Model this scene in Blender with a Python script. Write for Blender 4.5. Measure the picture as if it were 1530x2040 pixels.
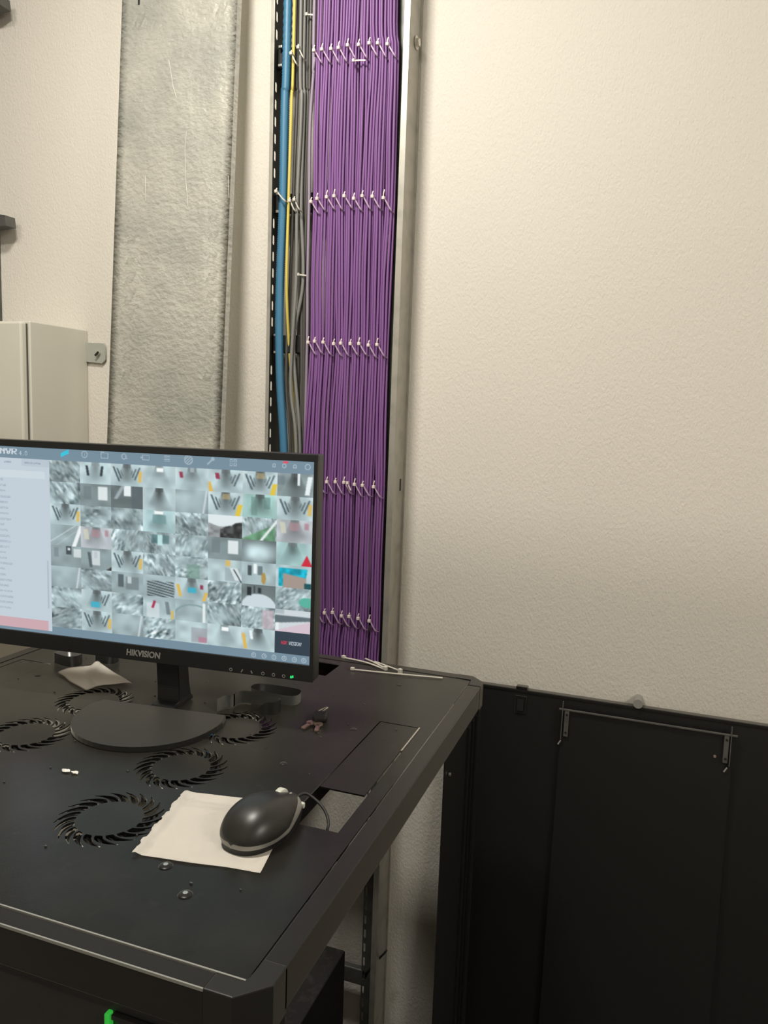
import bpy, bmesh, math, random
import numpy as np
from mathutils import Vector, Matrix
random.seed(7)
rng = np.random.default_rng(11)
PI = math.pi
for o in list(bpy.data.objects): bpy.data.objects.remove(o)
SC = bpy.context.scene
COL = SC.collection
# ------------------------------------------------------------------ camera, world, lights
# world: x to the right along the wall, y into the wall, z up, z = 0 is the top of the network rack
CAM = Vector((0.24986, -1.26938, 0.44054)); YAW, PITCH, ROLL, FPX = 0.3379, 0.1244, 0.0350, 1540.62
_f = Vector((-math.sin(YAW) * math.cos(PITCH), math.cos(YAW) * math.cos(PITCH), -math.sin(PITCH)))
_r0 = Vector((math.cos(YAW), math.sin(YAW), 0)); _u0 = _r0.cross(_f)
_r = math.cos(ROLL) * _r0 + math.sin(ROLL) * _u0
_u = -math.sin(ROLL) * _r0 + math.cos(ROLL) * _u0
cd = bpy.data.cameras.new('camera'); co = bpy.data.objects.new('camera', cd); COL.objects.link(co)
cd.sensor_fit = 'VERTICAL'; cd.sensor_height = 36.0; cd.lens = 36.0 * FPX / 2040.0
cd.clip_start = 0.02; cd.clip_end = 50
co.matrix_world = Matrix(((_r.x, _u.x, -_f.x, CAM.x), (_r.y, _u.y, -_f.y, CAM.y), (_r.z, _u.z, -_f.z, CAM.z), (0, 0, 0, 1)))
SC.camera = co
w = bpy.data.worlds.new('world'); SC.world = w; w.use_nodes = True
w.node_tree.nodes['Background'].inputs[0].default_value = (0.9, 0.95, 1.0, 1)
w.node_tree.nodes['Background'].inputs[1].default_value = 0.05
SC.view_settings.view_transform = 'Standard'; SC.view_settings.look = 'None'
SC.view_settings.gamma = 1.0; SC.view_settings.use_curve_mapping = False
SC.view_settings.exposure = 0.0

def area(name, loc, target, sx, sy, power, col):
    l = bpy.data.lights.new(name, 'AREA'); l.shape = 'RECTANGLE'; l.size = sx; l.size_y = sy
    l.energy = power; l.color = col
    o = bpy.data.objects.new(name, l); COL.objects.link(o); o.location = loc
    o.rotation_euler = (Vector(target) - Vector(loc)).to_track_quat('-Z', 'Y').to_euler()
    return o
WARM = (1.0, 0.955, 0.87)
area('ceiling_tube_light', (-0.46, -0.62, 1.62), (-0.46, -0.40, 0.0), 0.26, 0.14, 20.5, WARM)
area('room_tube_light', (-0.5, -2.9, 2.5), (-0.4, 0.2, 0.6), 1.4, 0.10, 29, WARM)
area('side_fill_light', (1.7, -1.45, 1.3), (0.4, 0.2, 0.0), 0.9, 0.3, 21, WARM)  # added fill lamp lifting the lower right wall, stands for no fixture

# ------------------------------------------------------------------ helpers
def mat(name, col, rough=0.5, metal=0.0, bump=None, blotch=None, emit=None, spec=None, coat=0.0, trans=0.0, alpha=None):
    m = bpy.data.materials.new(name); m.use_nodes = True; nt = m.node_tree; b = nt.nodes['Principled BSDF']
    b.inputs['Base Color'].default_value = (*col, 1); b.inputs['Roughness'].default_value = rough
    b.inputs['Metallic'].default_value = metal
    if spec is not None: b.inputs['Specular IOR Level'].default_value = spec
    if coat: b.inputs['Coat Weight'].default_value = coat
    if trans: b.inputs['Transmission Weight'].default_value = trans
    if emit: b.inputs['Emission Color'].default_value = (*emit[0], 1); b.inputs['Emission Strength'].default_value = emit[1]
    tc = nt.nodes.new('ShaderNodeTexCoord')
    if blotch:   # list of (scale, colour, low, high)
        prev = None
        for (sc, c2, lo, hi) in blotch:
            n = nt.nodes.new('ShaderNodeTexNoise'); n.inputs['Scale'].default_value = sc; n.inputs['Detail'].default_value = 6
            nt.links.new(tc.outputs['Object'], n.inputs['Vector'])
            r = nt.nodes.new('ShaderNodeMapRange'); r.inputs[1].default_value = lo; r.inputs[2].default_value = hi
            nt.links.new(n.outputs['Fac'], r.inputs[0])
            mx = nt.nodes.new('ShaderNodeMix'); mx.data_type = 'RGBA'
            nt.links.new(r.outputs[0], mx.inputs[0])
            if prev is None: mx.inputs[6].default_value = (*col, 1)
            else: nt.links.new(prev, mx.inputs[6])
            mx.inputs[7].default_value = (*c2, 1); prev = mx.outputs[2]
        nt.links.new(prev, b.inputs['Base Color'])
    if bump:     # (scale, strength, distance, vector scale)
        n = nt.nodes.new('ShaderNodeTexNoise'); n.inputs['Scale'].default_value = bump[0]; n.inputs['Detail'].default_value = 4
        mp = nt.nodes.new('ShaderNodeMapping'); nt.links.new(tc.outputs['Object'], mp.inputs[0])
        if len(bump) > 3: mp.inputs['Scale'].default_value = bump[3]
        if len(bump) > 4: mp.inputs['Rotation'].default_value = bump[4]
        nt.links.new(mp.outputs[0], n.inputs['Vector'])
        bp = nt.nodes.new('ShaderNodeBump'); bp.inputs['Strength'].default_value = bump[1]; bp.inputs['Distance'].default_value = bump[2]
        nt.links.new(n.outputs['Fac'], bp.inputs['Height']); nt.links.new(bp.outputs[0], b.inputs['Normal'])
    return m

M = {}
M['wall'] = mat('wall_paint', (0.66, 0.622, 0.555), 0.85, bump=(300, 0.65, 0.0022, (1.0, 1.0, 0.6), (0, -0.75, 0)), blotch=[(1.3, (0.63, 0.595, 0.53), 0.45, 0.75)])
M['floor'] = mat('floor_tile', (0.16, 0.155, 0.145), 0.6, blotch=[(5, (0.12, 0.115, 0.11), 0.4, 0.7)])
M['ceiling'] = mat('ceiling_paint', (0.7, 0.68, 0.62), 0.9)
M['black'] = mat('black_powder_coat', (0.010, 0.010, 0.0098), 0.42, bump=(900, 0.15, 0.0004))
M['roof'] = mat('dusty_black_powder_coat', (0.0045, 0.0049, 0.0043), 0.27, bump=(700, 0.2, 0.0004), blotch=[(9, (0.013, 0.0122, 0.0105), 0.48, 0.75), (45, (0.014, 0.0135, 0.012), 0.62, 0.8)])
M['strip'] = mat('rack_frame_coat', (0.0085, 0.0080, 0.0075), 0.33, bump=(900, 0.15, 0.0004))
M['capm'] = mat('grey_black_plastic', (0.013, 0.0128, 0.012), 0.40)
M['panel'] = mat('side_panel_coat', (0.0045, 0.0047, 0.0046), 0.5, bump=(800, 0.15, 0.0003))
M['dark'] = mat('dark_plastic', (0.006, 0.006, 0.006), 0.6)
M['galv'] = mat('galvanised_steel', (0.76, 0.745, 0.675), 0.40, metal=0.2, bump=(70, 0.5, 0.007, (1, 1, 1.5), (0, 0.6, 0)), blotch=[(60, (0.78, 0.77, 0.70), 0.42, 0.66), (6, (0.60, 0.61, 0.56), 0.45, 0.7)])
M['zinc'] = mat('zinc_rail', (0.42, 0.40, 0.35), 0.4, metal=0.5, blotch=[(30, (0.33, 0.32, 0.28), 0.45, 0.7)])
M['zincd'] = mat('dull_zinc', (0.13, 0.13, 0.12), 0.5, metal=0.5, blotch=[(30, (0.09, 0.09, 0.085), 0.45, 0.7)])
M['inner'] = mat('zinc_shade_in_colour', (0.035, 0.036, 0.032), 0.6)  # inner rail face: its shade is put into the dark base colour
M['scr'] = mat('bare_zinc_scratch', (0.85, 0.83, 0.76), 0.4)
M['brk'] = mat('grey_zinc_bracket', (0.40, 0.41, 0.37), 0.45, metal=0.2)
M['steel'] = mat('bright_steel', (0.75, 0.72, 0.66), 0.25, metal=0.9)
M['box'] = mat('enclosure_paint', (0.60, 0.58, 0.50), 0.45, bump=(300, 0.1, 0.0004))
M['purple'] = mat('purple_cable_jacket', (0.205, 0.085, 0.265), 0.48)
M['purple2'] = mat('lilac_cable_jacket', (0.30, 0.24, 0.32), 0.5)
M['blue'] = mat('blue_conduit_plastic', (0.045, 0.17, 0.29), 0.45)
M['yellow'] = mat('yellow_cable_jacket', (0.62, 0.50, 0.10), 0.5)
M['greyc'] = mat('grey_cable_jacket', (0.20, 0.20, 0.185), 0.5)
M['greyd'] = mat('dark_grey_cable_jacket', (0.085, 0.08, 0.072), 0.5)
M['tie'] = mat('nylon_tie', (0.72, 0.62, 0.58), 0.4)
M['strap'] = mat('clear_nylon_strap', (0.46, 0.33, 0.46), 0.4)
M['tiew'] = mat('white_nylon_tie', (0.60, 0.57, 0.50), 0.4)
M['bezel'] = mat('monitor_bezel', (0.014, 0.015, 0.016), 0.38)
M['base'] = mat('monitor_stand_coat', (0.022, 0.022, 0.021), 0.40, bump=(900, 0.1, 0.0003))
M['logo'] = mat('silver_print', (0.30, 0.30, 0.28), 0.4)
M['led'] = mat('green_led', (0.02, 0.4, 0.08), 0.4, emit=((0.03, 0.9, 0.2), 1.2))
M['led2'] = mat('dim_green_light', (0.03, 0.4, 0.05), 0.4, emit=((0.04, 0.55, 0.06), 0.45))
M['paper'] = mat('white_paper', (0.92, 0.88, 0.81), 0.85, bump=(60, 0.25, 0.002))
M['mouse'] = mat('mouse_black_plastic', (0.016, 0.015, 0.014), 0.38, spec=0.6)
M['mousesil'] = mat('mouse_silver_plastic', (0.30, 0.29, 0.27), 0.38, metal=0.2)
M['mousew'] = mat('mouse_pale_plastic', (0.62, 0.63, 0.55), 0.35)
M['rubber'] = mat('black_rubber', (0.012, 0.012, 0.012), 0.55)
M['clip'] = mat('smoky_clear_plastic', (0.34, 0.35, 0.33), 0.22, trans=0.55)
M['copper'] = mat('key_metal', (0.62, 0.46, 0.38), 0.35, metal=0.8)
M['glass'] = mat('smoked_door_glass', (0.025, 0.025, 0.027), 0.12)
M['dust'] = mat('dusty_case_top', (0.07, 0.068, 0.07), 0.75, blotch=[(60, (0.12, 0.11, 0.12), 0.5, 0.7)])

for k_ in ('roof', 'strip', 'capm', 'base'):
    b_ = M[k_].node_tree.nodes['Principled BSDF']; b_.inputs['Specular IOR Level'].default_value = 0.30
    b_.inputs['Sheen Weight'].default_value = 0.5; b_.inputs['Sheen Roughness'].default_value = 0.35; b_.inputs['Sheen Tint'].default_value = (1, 0.95, 0.85, 1)
def link(name, me, m, parent=None, smooth=False):
    o = bpy.data.objects.new(name, me); COL.objects.link(o)
    if m is not None: me.materials.append(m)
    if smooth:
        for p in me.polygons: p.use_smooth = True
    if parent is not None: o.parent = parent
    return o
def bmobj(name, bm, m, parent=None, smooth=False):
    me = bpy.data.meshes.new(name); bmesh.ops.recalc_face_normals(bm, faces=bm.faces); bm.to_mesh(me); bm.free()
    return link(name, me, m, parent, smooth)
def bx(bm, x0, x1, y0, y1, z0, z1, bev=0.0, mtx=None):
    r = bmesh.ops.create_cube(bm, size=1.0); vs = r['verts']
    for v in vs: v.co = Vector(((x0 + x1) / 2 + v.co.x * (x1 - x0), (y0 + y1) / 2 + v.co.y * (y1 - y0), (z0 + z1) / 2 + v.co.z * (z1 - z0)))
    if bev > 0:
        es = list({e for v in vs for e in v.link_edges})
        g = bmesh.ops.bevel(bm, geom=es + vs, offset=bev, segments=2, affect='EDGES', profile=0.5)
        vs = list({v for f in g['faces'] for v in f.verts} | {v for v in vs if v.is_valid})
    if mtx is not None: bmesh.ops.transform(bm, matrix=mtx, verts=vs)
    return vs
def box(name, b, m, parent=None, bev=0.0, mtx=None):
    bm = bmesh.new(); bx(bm, *b, bev=bev, mtx=mtx); return bmobj(name, bm, m, parent)
def prism(bm, pts, z0, z1, bev=0.0):
    vb = [bm.verts.new((p[0], p[1], z0)) for p in pts]; vt = [bm.verts.new((p[0], p[1], z1)) for p in pts]
    n = len(pts); fs = [bm.faces.new(vb[::-1]), bm.faces.new(vt)]
    for i in range(n): fs.append(bm.faces.new((vb[i], vb[(i + 1) % n], vt[(i + 1) % n], vt[i])))
    if bev:
        bmesh.ops.bevel(bm, geom=list(fs[1].edges), offset=bev, segments=2, affect='EDGES', profile=0.5)
    return vb + vt
def cyl(bm, c, r, h, axis='Z', seg=16, r2=None):
    g = bmesh.ops.create_cone(bm, cap_ends=True, segments=seg, radius1=r, radius2=r if r2 is None else r2, depth=h)
    R = {'Z': Matrix(), 'Y': Matrix.Rotation(PI / 2, 4, 'X'), 'X': Matrix.Rotation(PI / 2, 4, 'Y')}[axis]
    bmesh.ops.transform(bm, matrix=Matrix.Translation(c) @ R, verts=g['verts']); return g['verts']
def smoothpath(pts, n):
    # Catmull-Rom through pts, n samples per span
    P = [Vector(p) for p in pts]; P = [2 * P[0] - P[1]] + P + [2 * P[-1] - P[-2]]; out = []
    for i in range(1, len(P) - 2):
        for k in range(n):
            t = k / n; a, b, c, d = P[i - 1:i + 3]
            out.append(0.5 * ((2 * b) + (c - a) * t + (2 * a - 5 * b + 4 * c - d) * t * t + (3 * b - 3 * c + d - a) * t ** 3))
    out.append(P[-2]); return out
def tube(bm, path, r, seg=8, rfun=None, flat=None):
    # sweep a circle (or an ellipse when flat=(rx,ry,normal)) along path
    n = len(path); rings = []; N = None
    for i, p in enumerate(path):
        T = (path[min(i + 1, n - 1)] - path[max(i - 1, 0)]).normalized()
        if N is None:
            N = flat[2].copy() if flat else (Vector((0, 1, 0)) if abs(T.y) < 0.9 else Vector((1, 0, 0)))
        N = (N - T * N.dot(T)).normalized(); B = T.cross(N)
        rr = r if rfun is None else rfun(i)
        rx, ry = (flat[0], flat[1]) if flat else (rr, rr)
        if flat:
            rings.append([bm.verts.new(p + B * rx * sx + N * ry * sy) for sx, sy in ((-1, -1), (1, -1), (1, 1), (-1, 1))])
        else:
            rings.append([bm.verts.new(p + N * rx * math.cos(2 * PI * k / seg) + B * ry * math.sin(2 * PI * k / seg)) for k in range(seg)])
    s = len(rings[0])
    for a, b in zip(rings, rings[1:]):
        for k in range(s): bm.faces.new((a[k], a[(k + 1) % s], b[(k + 1) % s], b[k]))
    bm.faces.new(rings[0][::-1]); bm.faces.new(rings[-1])
def plate(name, outer, holes, thick, m, parent=None, mtx=None):
    # flat sheet with holes, drawn in local XY, extruded by thick (top at z=0)
    cu = bpy.data.curves.new(name, 'CURVE'); cu.dimensions = '2D'; cu.fill_mode = 'BOTH'; cu.extrude = thick / 2
    for poly in [outer] + holes:
        s = cu.splines.new('POLY'); s.points.add(len(poly) - 1)
        for p, q in zip(s.points, poly): p.co = (q[0], q[1], 0, 1)
        s.use_cyclic_u = True
    t = bpy.data.objects.new('t', cu); COL.objects.link(t)
    dg = bpy.context.evaluated_depsgraph_get(); me = bpy.data.meshes.new_from_object(t.evaluated_get(dg))
    bpy.data.objects.remove(t); bpy.data.curves.remove(cu)
    me.transform((mtx or Matrix()) @ Matrix.Translation((0, 0, -thick / 2)))
    me.materials.clear(); me.name = name
    return link(name, me, m, parent)
def text(name, s, size, m, parent, mtx, ext=0.0002, shear=0.0, bold=0.0, sx=1.0):
    cu = bpy.data.curves.new(name, 'FONT'); cu.body = s; cu.size = size; cu.extrude = ext; cu.align_x = 'CENTER'; cu.align_y = 'CENTER'
    cu.shear = shear; cu.offset = bold
    t = bpy.data.objects.new('t', cu); COL.objects.link(t)
    dg = bpy.context.evaluated_depsgraph_get(); me = bpy.data.meshes.new_from_object(t.evaluated_get(dg))
    bpy.data.objects.remove(t); bpy.data.curves.remove(cu)
    me.transform(mtx @ Matrix.Diagonal((sx, 1, 1, 1))); me.materials.clear(); me.name = name
    return link(name, me, m, parent)
def empty(name, loc=(0, 0, 0)):
    # an Empty at the thing's base; children keep world coordinates through the parent inverse
    o = bpy.data.objects.new(name, None); COL.objects.link(o); o.location = loc; o.empty_display_size = 0.05; return o
def adopt(root):
    for c in root.children:
        c.matrix_parent_inverse = Matrix.Translation(-Vector(root.location))
def tag(o, label, cat, group=None, kind=None):
    if label: o['label'] = label
    if cat: o['category'] = cat
    if group: o['group'] = group
    if kind: o['kind'] = kind
    return o
def struct(o): o['kind'] = 'structure'; return o
ORD = ['first', 'second', 'third', 'fourth', 'fifth', 'sixth', 'seventh', 'eighth', 'ninth']

def perforated(name, a0, a1, z0, z1, holes_, thick, m, parent, mtx):
    # strip in local XY (x from a0 to a1, y from z0 to z1) with rounded slots (cx, cy, half width, half height)
    bm = bmesh.new(); N = 16; hs = sorted(holes_, key=lambda h: h[1]); edge = z0
    def quad(b0, b1): bm.faces.new([bm.verts.new((x, y, 0)) for x, y in ((a0, b0), (a1, b0), (a1, b1), (a0, b1))])
    for (cx, cy, hw_, hh) in hs:
        b0, b1 = cy - hh - 0.004, cy + hh + 0.004
        quad(edge, b0); edge = b1; inn, out = [], []
        for k in range(N):
            a = 2 * PI * (k + 0.5) / N; dx, dy = math.cos(a), math.sin(a)
            inn.append(bm.verts.new((cx + hw_ * dx, cy + (hh - hw_) * (1 if dy > 0 else -1) + hw_ * dy, 0)))
            tx = ((a1 if dx > 0 else a0) - cx) / dx; ty = ((b1 if dy > 0 else b0) - cy) / dy; t = min(tx, ty)
            out.append([cx + dx * t, cy + dy * t])
        for X_, Y_ in ((a0, b0), (a1, b0), (a1, b1), (a0, b1)):
            k = min(range(N), key=lambda i: abs(math.atan2(Y_ - cy, X_ - cx) - math.atan2(out[i][1] - cy, out[i][0] - cx))); out[k] = [X_, Y_]
        out = [bm.verts.new((x, y, 0)) for x, y in out]
        for k in range(N): bm.faces.new((inn[k], inn[(k + 1) % N], out[(k + 1) % N], out[k]))
    quad(edge, z1); bmesh.ops.remove_doubles(bm, verts=bm.verts[:], dist=1e-6)
    g = bmesh.ops.extrude_face_region(bm, geom=bm.faces[:]); bmesh.ops.translate(bm, vec=(0, 0, -thick), verts=[v for v in g['geom'] if isinstance(v, bmesh.types.BMVert)])
    bmesh.ops.transform(bm, matrix=mtx, verts=bm.verts[:]); return bmobj(name, bm, m, parent)
def islands(o):
    # give every loose piece of a part its own object
    bm = bmesh.new(); bm.from_mesh(o.data); bm.verts.ensure_lookup_table(); seen = set(); groups = []
    for v in bm.verts:
        if v.index in seen: continue
        st, g = [v], []; seen.add(v.index)
        while st:
            q = st.pop(); g.append(q.index)
            for e in q.link_edges:
                t = e.other_vert(q)
                if t.index not in seen: seen.add(t.index); st.append(t)
        groups.append(set(g))
    bm.free()
    if len(groups) < 2: return
    for gi, g in enumerate(groups):
        b = bmesh.new(); b.from_mesh(o.data); bmesh.ops.delete(b, geom=[v for v in b.verts if v.index not in g], context='VERTS')
        me = bpy.data.meshes.new(o.name.split('.')[0]); b.to_mesh(me); b.free()
        for mm in o.data.materials: me.materials.append(mm)
        n = bpy.data.objects.new(o.name.split('.')[0], me); COL.objects.link(n); n.parent = o.parent; n.matrix_parent_inverse = o.matrix_parent_inverse.copy()
        for k in o.keys(): n[k] = o[k]
        for ch in list(o.children): ch.parent = n
    bpy.data.objects.remove(o)
# ------------------------------------------------------------------ the room
FZ, CZ, WY = -1.2, 2.6, 0.215
struct(box('wall_back', (-2.3, 2.3, WY, WY + 0.1, FZ, CZ), M['wall']))
struct(box('wall_left', (-2.4, -2.3, -3.2, WY + 0.1, FZ, CZ), M['wall']))
struct(box('wall_right', (2.3, 2.4, -3.2, WY + 0.1, FZ, CZ), M['wall']))
struct(box('wall_front', (-2.4, 2.4, -3.3, -3.2, FZ, CZ), M['wall']))
struct(box('added_shadow_wall', (-2.3, 2.3, -1.64, -1.60, FZ, 1.54), M['wall']))  # unseen wall added behind the camera to cut the room lamp low down
struct(box('floor', (-2.4, 2.4, -3.3, WY + 0.1, FZ - 0.05, FZ), M['floor']))
struct(box('ceiling', (-2.4, 2.4, -3.3, WY + 0.1, CZ, CZ + 0.05), M['ceiling']))

# ------------------------------------------------------------------ network rack
rack = tag(empty('network_rack', (-0.4, -0.4, FZ)), 'black open-sided network rack whose vented roof carries the monitor and mouse', 'network rack')
RW, RD = 0.8, 0.8
FAN = [(-0.279, -0.622), (-0.279, -0.489), (-0.279, -0.356), (-0.522, -0.622), (-0.522, -0.489), (-0.522, -0.356)]
holes = []
for (fx, fy) in FAN:
    nb = 21
    for k in range(nb):
        a0 = 2 * PI * k / nb; inner, outer_ = [], []
        for j in range(7):
            t = j / 6; rr = 0.0355 + 0.0215 * t; sw = 0.44 * t ** 1.7
            wd = (0.0053 * math.sin(PI * (0.22 + 0.74 * t)) ** 0.9) / rr
            inner.append((fx + rr * math.cos(a0 + sw - wd), fy + rr * math.sin(a0 + sw - wd)))
            outer_.append((fx + rr * math.cos(a0 + sw + wd), fy + rr * math.sin(a0 + sw + wd)))
        holes.append(inner + outer_[::-1])
holes.append([(-0.103, -0.553), (-0.041, -0.553), (-0.041, -0.2503), (-0.103, -0.2503)])
holes.append([(-0.764, -0.553), (-0.702, -0.553), (-0.702, -0.2503), (-0.764, -0.2503)])
holes.append([(-0.545, -0.105), (-0.254, -0.105), (-0.254, -0.040), (-0.545, -0.040)])
plate('roof_panel', [(-0.7775, -0.7795), (-0.0225, -0.7795), (-0.0225, -0.0225), (-0.7775, -0.0225)], holes, 0.0015, M['roof'], rack, Matrix.Translation((0, 0, -0.0008)))
# raised lips of the vents: small pressed blades tilted under each slot
for (fx, fy) in FAN:
    bm = bmesh.new()
    for k in range(21):
        a0 = 2 * PI * k / 21 - 0.02; ring = []
        for j in range(6):
            t = j / 5; rr = 0.037 + 0.0185 * t; sw = 0.44 * t ** 1.7
            p0 = (fx + rr * math.cos(a0 + sw), fy + rr * math.sin(a0 + sw)); p1 = (fx + rr * math.cos(a0 + sw + 0.0045 / rr), fy + rr * math.sin(a0 + sw + 0.0045 / rr))
            ring.append((bm.verts.new((*p0, -0.0024)), bm.verts.new((*p1, -0.0058))))
        for a, b in zip(ring, ring[1:]): bm.faces.new((a[0], a[1], b[1], b[0]))
    g = bmesh.ops.solidify(bm, geom=bm.faces[:], thickness=0.0006)
    v = bmobj('vent_louvre', bm, M['roof'], rack)
    bm = bmesh.new(); cyl(bm, (fx, fy, -0.022), 0.019, 0.012, seg=24)
    for k in range(7):
        a = 2 * PI * k / 7
        mt = Matrix.Translation((fx, fy, -0.022)) @ Matrix.Rotation(a, 4, 'Z') @ Matrix.Rotation(0.6, 4, 'X')
        bx(bm, 0.018, 0.054, -0.011, 0.011, -0.0008, 0.0008, mtx=mt)
    fan = bmobj('cooling_fan', bm, M['dark'], rack)
# cover plates sliding in the cable slots
box('slot_cover', (-0.1015, -0.0445, -0.4655, -0.2515, -0.0032, -0.0012), M['roof'], rack)
box('slot_edge_strip', (-0.0436, -0.0414, -0.335, -0.2515, -0.0030, 0.0002), M['steel'], rack)['label'] = 'bright metal edge strip of the cable slot'
box('slot_cover', (-0.763, -0.703, -0.4655, -0.2515, -0.0032, -0.0012), M['roof'], rack)
# outer frame: four top beams with side bands, capped corners
c = 0.024
def beam(x0, x1, y0, y1):
    return box('top_frame_beam', (x0, x1, y0, y1, -0.038, 0.0), M['strip'], rack, bev=0.0013)
beam(-0.021, 0.0, -0.757, -0.048); beam(-0.8, -0.779, -0.757, -0.048)
beam(-0.752, -0.048, -0.8, -0.781); beam(-0.752, -0.048, -0.021, 0.0)
for sx, sy in ((0, 0), (1, 0), (0, 1), (1, 1)):
    X = lambda v: (-0.8 - v) if sx else v
    Y = lambda v: (-0.8 - v) if sy else v
    L = [(-0.0485, 0.0), (-0.023, 0.0), (0.0, -0.023), (0.0, -0.0465), (-0.0205, -0.0465), (-0.0205, -0.0205), (-0.0485, -0.0205)]
    pts = [(X(a), Y(b)) for a, b in L]
    bm = bmesh.new(); prism(bm, pts, -0.041, 0.0005, bev=0.0012); bmobj('corner_cap', bm, M['capm'], rack)
    L = [(-0.047, -0.001), (-0.0235, -0.001), (-0.001, -0.0235), (-0.001, -0.046), (-0.019, -0.046), (-0.019, -0.019), (-0.047, -0.019)]
    bm = bmesh.new(); prism(bm, [(X(a), Y(b)) for a, b in L], FZ + 0.03, -0.041); bmobj('corner_post', bm, M['black'], rack)
box('bottom_frame', (-0.8, 0.0, -0.8, 0.0, FZ + 0.0, FZ + 0.03), M['black'], rack)
box('roof_crossbar', (-0.135, -0.112, -0.77, -0.03, -0.034, -0.0055), M['black'], rack)
box('roof_crossbar', (-0.688, -0.665, -0.77, -0.03, -0.034, -0.0055), M['black'], rack)
# rear part of the right side closed by a folded sheet with punched holes
sh = [[(x + 0.0022 * math.cos(a), z + 0.0022 * math.sin(a)) for a in [2 * PI * i / 12 for i in range(12)]] for x, z in ((-0.233, -0.071), (-0.233, -0.60))]
plate('side_sheet', [(-0.2515, -1.17), (-0.046, -1.17), (-0.046, -0.040), (-0.2515, -0.040)], sh, 0.0015, M['panel'], rack,
      Matrix(((0, 0, 1, -0.003), (1, 0, 0, 0), (0, 1, 0, 0), (0, 0, 0, 1))))
bm = bmesh.new()
for y in (-0.115, -0.085, -0.062): bx(bm, -0.003, 0.001, y - 0.002, y + 0.002, -1.17, -0.045)
bmobj('side_sheet_rib', bm, M['panel'], rack)
bm = bmesh.new(); cyl(bm, (0.0, -0.231, -0.071), 0.0028, 0.003, 'X', 14); bmobj('side_screw', bm, M['steel'], rack)
# 19 inch rails with square holes
for xs in (-0.160, -0.640):
    for ys in (-0.69,):
        hl = []
        for k in range(60):
            z = -0.06 - k * 0.0185
            if z < -1.12: break
            hl.append([(ys - 0.022, z - 0.0045), (ys - 0.013, z - 0.0045), (ys - 0.013, z + 0.0045), (ys - 0.022, z + 0.0045)])
        plate('mounting_rail', [(ys - 0.030, -1.17), (ys, -1.17), (ys, -0.036), (ys - 0.030, -0.036)], hl, 0.002, M['black'], rack,
              Matrix(((0, 0, 1, xs), (1, 0, 0, 0), (0, 1, 0, 0), (0, 0, 0, 1))))
# front: header, glass door with lit indicator
box('front_header', (-0.752, -0.048, -0.799, -0.785, -0.0445, -0.038), M['black'], rack)
door = box('glass_door', (-0.750, -0.050, -0.797, -0.791, FZ + 0.04, -0.046), M['glass'], rack)
box('door_trim', (-0.132, -0.050, -0.8025, -0.797, -0.0505, -0.0465), M['strip'], door)
box('status_light', (-0.1385, -0.1340, -0.8035, -0.7970, -0.105, -0.0465), M['led2'], door, bev=0.001)['label'] = 'green lit vertical status light'
# screws in the roof
for i, (x, y) in enumerate([(-0.171, -0.674), (-0.128, -0.705), (-0.168, -0.43), (-0.126, -0.095), (-0.127, -0.294), (-0.144, -0.512), (-0.678, -0.305)]):
    r0 = 0.0072 if i < 2 else 0.0048
    bm = bmesh.new(); bmesh.ops.create_uvsphere(bm, u_segments=14, v_segments=8, radius=r0)
    for v in bm.verts: v.co = Vector((v.co.x + x, v.co.y + y, max(v.co.z, 0) * 0.26 - 0.0008))
    s = bmobj('roof_screw', bm, M['capm'] if i > 1 else M['strip'], rack, True)
    if i < 2:
        bm = bmesh.new(); cyl(bm, (x, y, 0.0009), 0.0026, 0.0014, seg=6); bmobj('screw_recess', bm, M['steel'], s)
box('edge_strip', (-0.752, -0.0225, -0.7812, -0.7797, -0.0012, 0.0009), M['logo'], rack)['label'] = 'pale edge line of the roof panel'  # thin pale grey strips along the front edges of roof and frame
box('edge_strip', (-0.752, -0.0485, -0.8006, -0.7992, -0.0020, 0.0006), M['logo'], rack)['label'] = 'pale front edge line of the frame'
adopt(rack)
ups = tag(box('power_unit', (-0.62, -0.214, -0.60, -0.075, -0.80, -0.516), M['black'], bev=0.002), 'large dark case low inside the rack, below the recorder box', 'power unit')
box('front_plate', (-0.63, -0.205, -0.607, -0.60, -0.81, -0.51), M['black'], ups); box('dusty_top', (-0.618, -0.216, -0.598, -0.077, -0.516, -0.515), M['dust'], ups)

# device inside the rack, a bundle of dark cords
srv = tag(box('recorder_unit', (-0.615, -0.175, -0.72, -0.24, -0.36, -0.275), M['dust'], bev=0.002), 'dusty dark recorder box mounted inside the black rack', 'recorder')
hn = box('front_plate', (-0.63, -0.17, -0.728, -0.720, -0.362, -0.273), M['black'], srv)
bm = bmesh.new(); cyl(bm, (-0.236, -0.7305, -0.29), 0.0016, 0.004, 'Y', 10); cyl(bm, (-0.30, -0.7305, -0.30), 0.0014, 0.004, 'Y', 10); bmobj('indicator', bm, M['led'], srv)

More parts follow.
